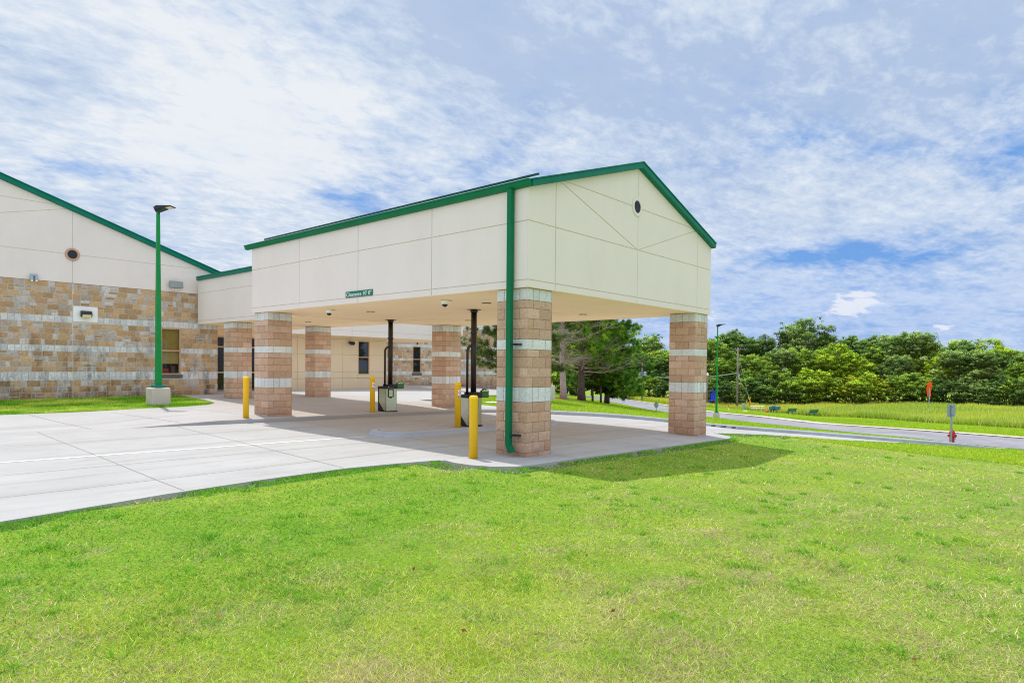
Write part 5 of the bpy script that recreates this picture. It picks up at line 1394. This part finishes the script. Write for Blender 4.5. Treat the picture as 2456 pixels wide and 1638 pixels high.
# pines near the building
def needles(tips, per, length, pal, seed, width=.012):
    """tufts of thin triangles at tips=(pos,dir)"""
    r_ = np.random.default_rng(seed)
    P0 = np.array([t[0] for t in tips]); D0 = np.array([t[1] for t in tips]); n = len(P0) * per
    P = np.repeat(P0, per, 0) + r_.normal(size=(n, 3)) * length * .17; Dr = np.repeat(D0, per, 0) * .75 + r_.normal(size=(n, 3)) * .75; Dr /= np.linalg.norm(Dr, axis=1)[:, None]
    L = length * (.6 + .7 * r_.random(n)); T = np.cross(Dr, r_.normal(size=(n, 3))); T /= np.linalg.norm(T, axis=1)[:, None]
    w = width * (.7 + .6 * r_.random(n))
    V = np.stack([P - T * w[:, None], P + T * w[:, None], P + Dr * L[:, None]], 1).reshape(-1, 3)
    pal = np.array(pal); tc = r_.random(len(P0)) ** 1.5; t = np.clip(np.repeat(tc, per) * .85 + r_.random(n) * .2, 0, .999) * (len(pal) - 1); i = t.astype(int); f = (t - i)[:, None]
    col = pal[i] * (1 - f) + pal[i + 1] * f
    return V, np.arange(n * 3), np.full(n, 3), np.repeat(col, 3, 0)
PINE = [(.04, .11, .010), (.10, .23, .014), (.22, .38, .018), (.42, .55, .025)]
def pine(x, y, h, label, bark, r0, seed, z_first, dead_to, live_side=None, pal=PINE, spread=.34, per=16, nl=None, twig=150, lean=0):
    r_ = random.Random(seed); root = empty('pine_tree', (x, y, gz(x, y) - .05)); tag(root, label, 'pine tree')
    tk = MB(); path = [(lean * t * h + .12 * math.sin(t * 5 + seed), .10 * math.cos(t * 4 + seed), t * h - .2) for t in np.linspace(0, 1, 9)]
    tk.tube(path, [r0 * (1.25 if i == 0 else 1) * (1 - .82 * i / 8) for i in range(9)], 12)
    tk.build('trunk', M[bark], root, smooth=True)
    tips = []; br = MB(); dead = MB()
    nl = nl or int(h * 5)
    for k in range(nl):
        t = z_first + (1 - z_first) * (k + r_.random()) / nl; z = t * h; a = r_.uniform(0, 6.283)
        base_ = Vector((lean * z + .12 * math.sin(t * 5 + seed), .10 * math.cos(t * 4 + seed), z - .2))
        L = h * spread * (1 - (t - z_first) / (1.12 - z_first)) ** .75 * r_.uniform(.6, 1.1) + .3
        isdead = t < dead_to or (live_side is not None and math.cos(a - live_side) < -.2 and r_.random() < .75)
        d_ = Vector((math.cos(a), math.sin(a), r_.uniform(-.05, .35)))
        p1 = base_ + d_ * L * .5 + Vector((0, 0, -.03 * L)); p2 = base_ + d_ * L + Vector((0, 0, .10 * L))
        (dead if isdead else br).tube([base_, p1, p2], [.05 * (1 - t * .6) + .012, .028, .008], 5)
        m_ = int(5 + L * 3)
        for q in range(m_):
            s = .25 + .75 * (q + r_.random()) / m_; pt = base_.lerp(p1, s * 2) if s < .5 else p1.lerp(p2, s * 2 - 1)
            sd = Vector((r_.uniform(-1, 1), r_.uniform(-1, 1), r_.uniform(-.25, .6))).normalized(); ll = L * .30 * r_.uniform(.4, 1)
            e = pt + (sd + d_ * .6) * ll
            if isdead:
                dead.tube([pt, pt.lerp(e, .5) + Vector((0, 0, -.06)), e], [.014, .009, .004], 3)
                for _ in range(2):
                    e2 = pt.lerp(e, r_.uniform(.4, 1)) ; dead.tube([e2, e2 + Vector((r_.uniform(-1, 1), r_.uniform(-1, 1), r_.uniform(-.6, .6))) * ll * .5], [.007, .003], 3)
            else:
                br.tube([pt, e], [.012, .005], 3)
                for s2 in (.45, .75, 1.0): tips.append((tuple(pt.lerp(e, s2)), tuple((sd + d_ * .6 + Vector((0, 0, .35))).normalized())))
    br.build('branches', M[bark], root)
    if dead.v: dead.build('bare_branches', M['dead_twig'], root)
    V, F, c, col = needles(tips, per, .27, pal, seed, .018)
    np_mesh('needles', V, F, c, M['needle'], root, col)
    return root
pine(30.35, 21.58, 10.5, 'pale trunked pine with bare dead lower branches, left of the dark trunk', 'tan_bark', .27, 41, .28, .74, None, PINE, .42, 44, 74)
pine(32.97, 21.61, 11.5, 'dark trunked pine with dense needles, right of the pale trunk', 'dark_bark', .30, 42, .20, .30, R(-60), PINE, .36, 50, 110)
pine(37.4, 22.0, 9.8, 'dense dark green pine at the outer right of the roadside group', 'dark_bark', .22, 43, .10, .0, None, [(.025, .085, .012), (.06, .18, .016), (.14, .32, .022), (.32, .50, .03)], .34, 50, 110)
pine(19.0, 16.3, 9.0, 'pine behind the near pillar with needle tufts against the stone wing', 'dark_bark', .22, 44, .16, .0, None, [(.05, .09, .02), (.10, .15, .03), (.18, .22, .05), (.25, .26, .08)], .26, 44, 80)
def sapling(x, y, h, label, seed, pal=PAL_MID):
    r_ = random.Random(seed); root = empty('roadside_tree', (x, y, gz(x, y) - .05)); tag(root, label, 'tree')
    tk = MB(); tk.tube([(0, 0, -.3), (.03, .02, h * .4), (.0, .05, h * .9)], [.10, .07, .02], 8); blobs = []
    for k in range(10):
        a = k * 2.4; z = h * (.26 + .70 * k / 10); q = h * .22 * math.sin(math.pi * (.25 + .7 * k / 10)); c = (q * math.cos(a), q * math.sin(a), z); blobs.append((c, (h * .14, h * .14, h * .10))); tk.tube([(0, 0, z * .8), c], [.03, .01], 5)
    tk.build('trunk', M['dark_bark'], root, smooth=True)
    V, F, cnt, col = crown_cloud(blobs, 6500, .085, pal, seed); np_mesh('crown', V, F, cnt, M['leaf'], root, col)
sapling(35.2, 22.1, 5.8, 'small roadside tree with thin trunk nearest the dark pine', 51, PAL_BRI)
sapling(35.6, 21.55, 5.2, 'small reddish trunked tree in the middle of the roadside row', 52, PAL_DRK[1:] + [(.10, .18, .03)])
sapling(36.95, 21.65, 3.9, 'small thin dark trunked tree at the right end of the roadside row', 53, PAL_MID[1:] + PAL_BRI[2:])
# mulch under the pines
mb = MB(); pts = []
for k in range(28):
    a = 2 * math.pi * k / 28; q = 1 + .18 * math.sin(3 * a) + .1 * math.sin(5 * a + 1); pts.append((30.6 + 3.4 * q * math.cos(a), 21.9 + 1.7 * q * math.sin(a)))
sheet('mulch_bed', pts, lambda x, y: g(x, y) + .025, M['mulch'], .6, .06)

# ------------------------------------------------------------------ grass
CAM = np.array([-9.93, -8.24])
YAW = .7157
def lawn_colour(x, y, r_):
    lat = (x + 9.93) * .656 - (y + 8.24) * .755
    a = fbm(x, y, 2.6, 5, 3); b = fbm(x, y, .55, 4, 9); c = fbm(x, y, 5.0, 4, 21) + .04 + .15 * np.clip((lat + 1.5) / 6, -.5, 1)
    n = len(x)
    G1 = np.array((.14, .345, .030)); G2 = np.array((.37, .53, .040)); Y = np.array((.62, .63, .075)); S_ = np.array((.72, .60, .34))
    t = np.clip((a * .75 + b * .25 - .385) / .22 + r_.normal(size=n) * .18, 0, 1)[:, None]
    col = G1 * (1 - t) + G2 * t
    ty = np.clip((c + b * .5 - .66) / .24 + r_.normal(size=n) * .15, 0, 1)[:, None] * .75
    col = col * (1 - ty) + Y * ty
    ps = np.clip((b * .6 + fbm(x, y, 2.0, 4, 51) * .4 - .42) / .18, 0, 1) * .55 + .14 + .10 * np.clip((lat + 1) / 7, 0, 1)
    k = r_.random(n) < ps
    col[k] = S_ * (.6 + .5 * r_.random(k.sum()))[:, None]
    # lusher and greener close to the paving
    dl = np.minimum(np.abs(y + .7) + np.maximum(0, -1.2 - x) * .0, np.abs(y - 1.2) + np.maximum(0, x + 1.2) * 2)
    lush = np.clip(1.25 - (dl - .3) / 3.2, 0, 1) * np.clip((14 - x) / 6, 0, 1)
    lush = lush * np.clip(fbm(x, y, 1.1, 3, 70) * 3.0 - .40, 0, 1)
    k = r_.random(n) < lush * .80
    col[k] = np.array((.15, .37, .028)) * (.8 + .5 * r_.random(k.sum()))[:, None]
    return col * (.45 + 1.0 * r_.random(n))[:, None]
def blades(x, y, z, h, w, col, r_, lean=.55):
    n = len(x); a = r_.random(n) * 6.283; b = r_.random(n) * 6.283
    dx, dy = np.cos(a) * w, np.sin(a) * w; L = lean * h * (.3 + r_.random(n))
    V = np.empty((n, 3, 3)); V[:, 0] = np.stack([x - dx, y - dy, z], 1); V[:, 1] = np.stack([x + dx, y + dy, z], 1); V[:, 2] = np.stack([x + np.cos(b) * L, y + np.sin(b) * L, z + h], 1)
    C = np.repeat(col[:, None, :], 3, 1) * np.array([.80, .80, 1.12])[None, :, None]  # shade painted along each blade: dark root, light tip
    return V.reshape(-1, 3), C.reshape(-1, 3)
def lawn():
    r_ = np.random.default_rng(5); Vs = []; Cs = []
    def pts(n, r0, r1, a0, a1, pw):
        u = r_.random(n); rr = (r0 ** -pw + u * (r1 ** -pw - r0 ** -pw)) ** (-1 / pw); aa = YAW - r_.uniform(a0, a1, n)
        return CAM[0] + rr * np.cos(aa), CAM[1] + rr * np.sin(aa), rr
    x, y, rr = pts(840000, 2.4, 44, -R(47), R(58), 1.0)
    keep = ~(inpoly(x, y, DRIVE) | inpoly(x, y, SLAB) | inpoly(x, y, WALK) | inpoly(x, y, ROAD))
    bare = fbm(x, y, .7, 5, 33); bare2 = fbm(x, y, .28, 4, 81); brown = np.clip((bare * .65 + bare2 * .35 - .528 + .055 * np.clip(((x + 9.93) * .656 - (y + 8.24) * .755 - 1) / 5, 0, 1)) / .05, 0, 1) * np.clip((x + y * .4 + 12) / 8, .25, 1) * np.clip(np.maximum((-2.6 - y) / 1.5, (x - 9) / 4), 0, 1); keep &= ~(r_.random(len(x)) < brown * .35)
    keep &= ~(inpoly(x, y, SOIL) & (r_.random(len(x)) < .25))
    x, y, rr = x[keep], y[keep], rr[keep]; brown = brown[keep]
    z = g(x, y) - .01
    shag = fbm(x, y, .5, 3, 40)
    h = (.012 + .024 * r_.random(len(x)) * (.4 + 1.2 * shag)) * (1 + rr * .03); w = np.maximum(.0022, rr * .00062) * (.5 + 1.0 * r_.random(len(x)))
    lc = lawn_colour(x, y, r_); kb = r_.random(len(x)) < brown * .8
    lc[kb] = np.array((.50, .35, .245)) * (.5 + .8 * r_.random(kb.sum()))[:, None]
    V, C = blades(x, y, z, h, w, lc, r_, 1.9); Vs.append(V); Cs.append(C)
    # shaggy longer grass along pavement edges
    for line, n, wd, hh in ((NEAR_L[2:], 11000, .5, .055), (SLAB[3:13], 7000, .3, .05), (NEAR_R, 6000, .5, .07), (LAWN_L[1:10], 9000, .3, .07)):
        P = resample(line, .05); i = r_.integers(0, len(P) - 1, n); q = P[i] + (P[i + 1] - P[i]) * r_.random(n)[:, None]; T = P[np.minimum(i + 1, len(P) - 1)] - P[i]; T /= np.linalg.norm(T, axis=1)[:, None] + 1e-9
        sgn = 1 if line is LAWN_L[1:10] else -1
        N = np.stack([-T[:, 1], T[:, 0]], 1); off = r_.random(n) ** 1.5 * wd
        for s in (-1, 1):
            qq = q + N * (s * off)[:, None]
            k = ~(inpoly(qq[:, 0], qq[:, 1], DRIVE) | inpoly(qq[:, 0], qq[:, 1], SLAB) | inpoly(qq[:, 0], qq[:, 1], WALK))
            k &= (fbm(qq[:, 0], qq[:, 1], .6, 3, 60) > .42) & ~(inpoly(qq[:, 0], qq[:, 1], SOIL) & (r_.random(len(qq)) < .5))
            xx, yy = qq[k, 0], qq[k, 1]; m = len(xx); dist = np.hypot(xx - CAM[0], yy - CAM[1])
            hs = hh * (.35 + .9 * r_.random(m)) * (1 - .5 * off[k] / wd)
            col = np.array((.17, .40, .035)) * (.7 + .8 * r_.random(m))[:, None]
            V, C = blades(xx, yy, g(xx, yy) - .01, hs, np.maximum(.0025, dist * .0005), col, r_, .6); Vs.append(V); Cs.append(C)
    # clumps of coarse weeds
    cx, cy, cr = pts(260, 4.5, 26, -R(40), R(40), .6)
    k = ~(inpoly(cx, cy, DRIVE) | inpoly(cx, cy, SLAB) | inpoly(cx, cy, WALK)); cx, cy = cx[k], cy[k]
    n = 34; xx = np.repeat(cx, n) + r_.normal(size=len(cx) * n) * .05; yy = np.repeat(cy, n) + r_.normal(size=len(cx) * n) * .05; m = len(xx); dist = np.hypot(xx - CAM[0], yy - CAM[1])
    V, C = blades(xx, yy, g(xx, yy), .03 + .04 * r_.random(m), np.maximum(.003, dist * .0006), np.array((.14, .38, .02)) * (.7 + .8 * r_.random(m))[:, None], r_, 1.3); Vs.append(V); Cs.append(C)
    V = np.concatenate(Vs); C = np.concatenate(Cs); n = len(V) // 3
    o = np_mesh('grass', V, np.arange(len(V)), np.full(n, 3), M['grass'], None, C); tag(o, 'short mown lawn grass with straw yellow patches', 'grass', kind='stuff')
    # strip of lawn by the stone wall and wedge beyond the canopy, mid distance verge
    x = r_.uniform(-7, 1.7, 60000); y = r_.uniform(15.3, 21.0, 60000); k = inpoly(x, y, LAWN_L); x, y = x[k], y[k]
    V1, C1 = blades(x, y, g(x, y) - .01, .04 + .05 * r_.random(len(x)), np.full(len(x), .010), np.array((.16, .40, .018)) * (.6 + .8 * r_.random(len(x)))[:, None] + np.clip(fbm(x, y, .9, 4, 5) - .40, 0, 1)[:, None] * np.array((1.3, .9, .25)), r_, .6)
    o = np_mesh('grass', V1, np.arange(len(V1)), np.full(len(V1) // 3, 3), M['grass'], None, C1); tag(o, 'bright green lawn strip along the foot of the stone wall', 'grass', kind='stuff')
lawn()
def leaf_litter():
    r_ = np.random.default_rng(77); n = 170
    rr = 4 + 16 * r_.random(n) ** 1.2; aa = YAW - r_.uniform(-R(38), R(38), n); x = CAM[0] + rr * np.cos(aa); y = CAM[1] + rr * np.sin(aa)
    k = ~(inpoly(x, y, DRIVE) | inpoly(x, y, SLAB)); x, y = x[k], y[k]; P = np.stack([x, y, g(x, y) + .035], 1); N = r_.normal(size=P.shape) * .5 + np.array([0, 0, 1]); N /= np.linalg.norm(N, axis=1)[:, None]
    V, F, c = leaf_quads(P, N, .010 + .014 * r_.random(len(P)), .7)
    pal = np.array([(.34, .12, .05), (.45, .26, .14), (.30, .09, .05), (.55, .42, .28)])[r_.integers(0, 4, len(P))]
    o = np_mesh('leaf_litter', V, F, c, M['leaf'], None, np.repeat(pal, 4, 0)); tag(o, 'scattered dry reddish leaves lying on the lawn', 'leaves', kind='stuff')
leaf_litter()
FIELD = [(58, -14), (64.0, -4.74), (71.6, 3.5), (77, 8.5), (82.5, 13.9), (87.8, 19.2), (88.6, 22.4), (90.2, 25.2), (91.0, 28.0), (93.5, 31.0), (96.0, 35.5), (91.8, 37.7), (95, 43), (101.5, 49.9), (112, 60), (124, 72), (148, 88.2), (158, 95), (160, 84), (136, 60), (126, 45), (120, 30), (124, 14), (126, 0), (124, -14)]
def tall_grass():
    r_ = np.random.default_rng(9); n = 150000
    xs = np.array(FIELD); x = r_.uniform(xs[:, 0].min(), xs[:, 0].max(), n * 3); y = r_.uniform(xs[:, 1].min(), xs[:, 1].max(), n * 3)
    k = inpoly(x, y, FIELD); x, y = x[k][:n], y[k][:n]
    # denser along the near margin
    P = resample(FIELD[:16], .05); i = r_.integers(0, len(P), 45000); off = r_.random(45000) ** 1.5 * 6; ang = R(-40)
    x = np.concatenate([x, P[i, 0] + off * .77 + r_.normal(size=45000) * .2]); y = np.concatenate([y, P[i, 1] + off * .64 * (.4) + r_.normal(size=45000) * .2])
    m = len(x); nz = fbm(x, y, 9, 4, 4); n2 = fbm(x, y, 3, 3, 14)
    dist = np.hypot(x - CAM[0], y - CAM[1])
    h = (.45 + .75 * n2) * (.6 + .6 * r_.random(m)); w = .018 + dist * .00025 * (.6 + .8 * r_.random(m))
    A = np.array((.60, .64, .06)); B = np.array((.38, .53, .045)); S_ = np.array((.72, .64, .26))
    t = np.clip((nz - .35) / .3, 0, 1)[:, None]; col = B * (1 - t) + A * t; k = r_.random(m) < .16; col[k] = S_; col *= (.7 + .55 * r_.random(m))[:, None]
    V, C = blades(x, y, g(x, y) - .05, h, w, col, r_, .35)
    o = np_mesh('tall_grass', V, np.arange(len(V)), np.full(len(V) // 3, 3), M['grass'], None, C); tag(o, 'unmown yellow green meadow grass in front of the wood', 'tall grass', kind='stuff')
tall_grass()
def verge_grass():
    """sparser coarse mown grass between drive, road and field"""
    r_ = np.random.default_rng(19); n = 260000
    u = r_.random(n); rr = 24 * (105 / 24) ** u; aa = YAW - r_.uniform(-R(6), R(44), n); x = CAM[0] + rr * np.cos(aa); y = CAM[1] + rr * np.sin(aa)
    k = ~(inpoly(x, y, DRIVE) | inpoly(x, y, SLAB) | inpoly(x, y, WALK) | inpoly(x, y, ROAD) | inpoly(x, y, FIELD)); k &= ~((x < 36) & (y > 26.5))
    x, y, rr = x[k], y[k], rr[k]; m = len(x)
    a = fbm(x, y, 6, 4, 8)[:, None]; col = np.array((.28, .50, .022)) * (1 - a) + np.array((.50, .62, .04)) * a; col *= (.75 + .5 * r_.random(m))[:, None]
    V, C = blades(x, y, g(x, y) - .01, .04 + .05 * r_.random(m), .006 + rr * .0006, col, r_, .8)
    o = np_mesh('grass', V, np.arange(len(V)), np.full(m, 3), M['grass'], None, C); tag(o, 'mown roadside grass beyond the driveway kerb', 'grass', kind='stuff')
verge_grass()

# ------------------------------------------------------------------ sky and sun
SUN = Vector((.12, .44, 1.0)).normalized(); EL = math.asin(SUN.z); AZ = math.atan2(SUN.x, SUN.y)
def world():
    w = bpy.data.worlds.new('World'); SC.world = w; w.use_nodes = True; t = NT(w); t.n.clear()
    out = t.new('ShaderNodeOutputWorld'); bg = t.new('ShaderNodeBackground'); bg.inputs['Strength'].default_value = .10; t.link(bg.outputs[0], out.inputs[0])
    sky = t.new('ShaderNodeTexSky'); sky.sky_type = 'NISHITA'; sky.sun_disc = False; sky.sun_elevation = EL; sky.sun_rotation = AZ; sky.air_density = 1.0; sky.dust_density = 1.2; sky.ozone_density = 1.5
    tc = t.new('ShaderNodeTexCoord'); vec = tc.outputs['Generated']
    nrm = t.new('ShaderNodeVectorMath', operation='NORMALIZE'); t.link(vec, nrm.inputs[0]); d = nrm.outputs[0]
    sep = t.new('ShaderNodeSeparateXYZ'); t.link(d, sep.inputs[0])
    def math_(op, a, b=None, c=None, clamp=False):
        n = t.new('ShaderNodeMath', operation=op); n.use_clamp = clamp
        for i, v in enumerate((a, b, c)):
            if v is None: continue
            if hasattr(v, 'is_linked'): t.link(v, n.inputs[i])
            else: n.inputs[i].default_value = v
        return n.outputs[0]
    zc = math_('MAXIMUM', sep.outputs['Z'], .0); den = math_('ADD', zc, .16)
    cmb = t.new('ShaderNodeCombineXYZ'); t.link(math_('DIVIDE', sep.outputs['X'], den), cmb.inputs[0]); t.link(math_('DIVIDE', sep.outputs['Y'], den), cmb.inputs[1])
    mp = t.new('ShaderNodeMapping'); mp.inputs['Rotation'].default_value = (0, 0, R(38)); mp.inputs['Scale'].default_value = (1.0, 1.45, 1); mp.inputs['Location'].default_value = (3.1, 1.7, 0); t.link(cmb.outputs[0], mp.inputs['Vector']); p = mp.outputs[0]
    big = noise(t, .8, 8, .55, p, .12); fine = noise(t, 3.4, 9, .62, p, .22); sh = noise(t, .7, 6, .52, p, .1); puff = noise(t, 7.0, 8, .6, p, .3)
    mott = noise(t, 13.0, 8, .66, p, .2)
    cov = math_('ADD', math_('ADD', math_('MULTIPLY', big, .50), math_('MULTIPLY', fine, .32)), math_('MULTIPLY', mott, .18))
    # openings of blue at fixed compass directions
    def spot(v, wide, tall, s):
        v = Vector(v).normalized(); e = Vector((v.y, -v.x, 0)).normalized(); u = e.cross(v)
        def dot(q):
            n = t.new('ShaderNodeVectorMath', operation='DOT_PRODUCT'); t.link(d, n.inputs[0]); n.inputs[1].default_value = q; return n.outputs['Value']
        a = math_('DIVIDE', dot(e), wide); b = math_('DIVIDE', dot(u), tall); f = math_('MAXIMUM', math_('SIGN', dot(v)), 0)
        q = math_('EXPONENT', math_('MULTIPLY', math_('ADD', math_('MULTIPLY', a, a), math_('MULTIPLY', b, b)), -1))
        return math_('MULTIPLY', math_('MULTIPLY', q, f), s)
    SP = [((.909, .283, .306), .06, .018, -.12), ((.939, .201, .279), .05, .015, -.08), ((.966, .058, .251), .05, .025, -.08), ((.946, .286, .150), .15, .018, -.13), ((.955, .24, .165), .13, .016, -.10),
          ((.493, .835, .243), .12, .030, -.08), ((.256, .937, .238), .06, .016, -.05), ((.30, .923, .25), .08, .022, -.05), ((.394, .812, .431), .08, .035, -.13), ((.566, .789, .235), .06, .025, -.11), ((.99, .10, .08), .40, .09, -.03), ((.86, .48, .09), .25, .06, -.03),
          ((.40, .80, .42), .45, .22, .07), ((.62, .68, .38), .30, .16, .06), ((.55, .80, .15), .20, .05, .07), ((.90, .38, .22), .25, .04, .05)]
    for s in SP: cov = math_('ADD', cov, spot(*s))
    # grey-blue undersides and bright parts
    shade = math_('ADD', math_('ADD', math_('MULTIPLY', sh, .38), math_('MULTIPLY', fine, .30)), math_('MULTIPLY', mott, .32))
    for s in (((.624, .647, .439), .16, .13, -.13), ((.216, .917, .336), .14, .06, -.12), ((.82, .42, .38), .30, .12, -.05), ((.95, .05, .40), .3, .14, -.10), ((.35, .88, .33), .18, .10, .08), ((.50, .78, .38), .18, .12, .07), ((.72, .60, .36), .12, .08, .05), ((.63, .76, .20), .2, .05, -.05)): shade = math_('ADD', shade, spot(*s))
    mask = ramp(t, cov, [(.33, 0.0), (.41, .50), (.48, .84), (.58, .97)])
    cl = ramp(t, shade, [(.40, (4.8, 5.9, 7.8)), (.46, (5.9, 6.9, 8.4)), (.52, (7.1, 7.85, 8.9)), (.59, (8.5, 8.85, 9.2))])
    # overhead sky above the view brightened, extra fill added for shaded walls
    up = t.new('ShaderNodeMapRange'); up.inputs['From Min'].default_value = .5; up.inputs['From Max'].default_value = .85; up.inputs['To Min'].default_value = 1; up.inputs['To Max'].default_value = 1.35; t.link(sep.outputs['Z'], up.inputs['Value'])
    # soft violet-blue haze low on the right
    hz = ramp(t, zc, [(0.0, 1), (.16, .0)])
    cl = mix(t, math_('ADD', math_('MULTIPLY', hz, .35), spot((.93, .30, .07), .40, .10, .55), None, True), cl, (4.9, 6.3, 9.2))
    # small cumulus near the horizon
    cu = math_('ADD', math_('MULTIPLY', puff, 1.0), math_('ADD', spot((.965, .225, .092), (.034), .020, .36), spot((.962, .250, .078), .03, .010, .28)))
    cu = math_('ADD', cu, spot((.90, .40, .075), .02, .012, .26)); cu = math_('ADD', cu, spot((.985, .13, .055), .02, .010, .26))
    base_sky = mix(t, .85, sky.outputs[0], (1.5, 3.7, 8.3))
    c = mix(t, mask, base_sky, cl)
    c = mix(t, ramp(t, cu, [(.73, 0), (.84, .85)]), c, (8.3, 8.6, 9.4))
    # unseen sky opposite the view boosted as added fill light on shaded walls
    dn = t.new('ShaderNodeVectorMath', operation='DOT_PRODUCT'); t.link(d, dn.inputs[0]); dn.inputs[1].default_value = (-.755, -.656, 0)
    bk = t.new('ShaderNodeMapRange'); bk.inputs['From Min'].default_value = -.40; bk.inputs['From Max'].default_value = .35; bk.inputs['To Min'].default_value = 1; bk.inputs['To Max'].default_value = 1.15; t.link(dn.outputs['Value'], bk.inputs['Value'])
    vm = t.new('ShaderNodeVectorMath', operation='SCALE'); t.link(c, vm.inputs[0]); t.link(math_('MULTIPLY', up.outputs[0], bk.outputs[0]), vm.inputs['Scale'])
    t.link(vm.outputs[0], bg.inputs['Color'])
    w.cycles.sampling_method = 'MANUAL'; w.cycles.sample_map_resolution = 1024
world()
L = bpy.data.lights.new('sun', 'SUN'); L.energy = 4.1; L.angle = R(.53); L.color = (1, .955, .88)
so = bpy.data.objects.new('sun', L); COL.objects.link(so); so.rotation_euler = SUN.to_track_quat('Z', 'Y').to_euler()

# ------------------------------------------------------------------ camera
cam = bpy.data.cameras.new('camera'); co = bpy.data.objects.new('camera', cam); COL.objects.link(co); SC.camera = co
F_, PT, RL = 1558.05, -.0181, .009
fw = Vector((math.cos(YAW) * math.cos(PT), math.sin(YAW) * math.cos(PT), math.sin(PT)))
rt = Vector((math.sin(YAW), -math.cos(YAW), 0)); upv = rt.cross(fw)
r2 = rt * math.cos(RL) + upv * math.sin(RL); u2 = upv * math.cos(RL) - rt * math.sin(RL)
co.matrix_world = Matrix(((r2.x, u2.x, -fw.x, -9.9278), (r2.y, u2.y, -fw.y, -8.2393), (r2.z, u2.z, -fw.z, 1.8632), (0, 0, 0, 1)))
cam.sensor_fit = 'HORIZONTAL'; cam.sensor_width = 36; cam.lens = F_ / 2456 * 36; cam.shift_y = (906.21 - 819) / 2456; cam.shift_x = 0
cam.clip_start = .1; cam.clip_end = 5000
SC.view_settings.view_transform = 'Standard'; SC.view_settings.look = 'None'; SC.view_settings.exposure = 0; SC.view_settings.gamma = 1
SC.render.engine = 'CYCLES'
SC.cycles.use_fast_gi = True; SC.cycles.fast_gi_method = 'ADD'; SC.world.light_settings.ao_factor = .28; SC.world.light_settings.distance = 1.2
SC.cycles.use_denoising = True; SC.cycles.denoising_input_passes = 'RGB_ALBEDO_NORMAL'; SC.cycles.denoising_prefilter = 'NONE'; SC.cycles.pixel_filter_type = 'BLACKMAN_HARRIS'; SC.cycles.filter_width = 1.1; SC.cycles.use_adaptive_sampling = False; SC.cycles.max_bounces = 10; SC.cycles.diffuse_bounces = 7; SC.cycles.transparent_max_bounces = 8
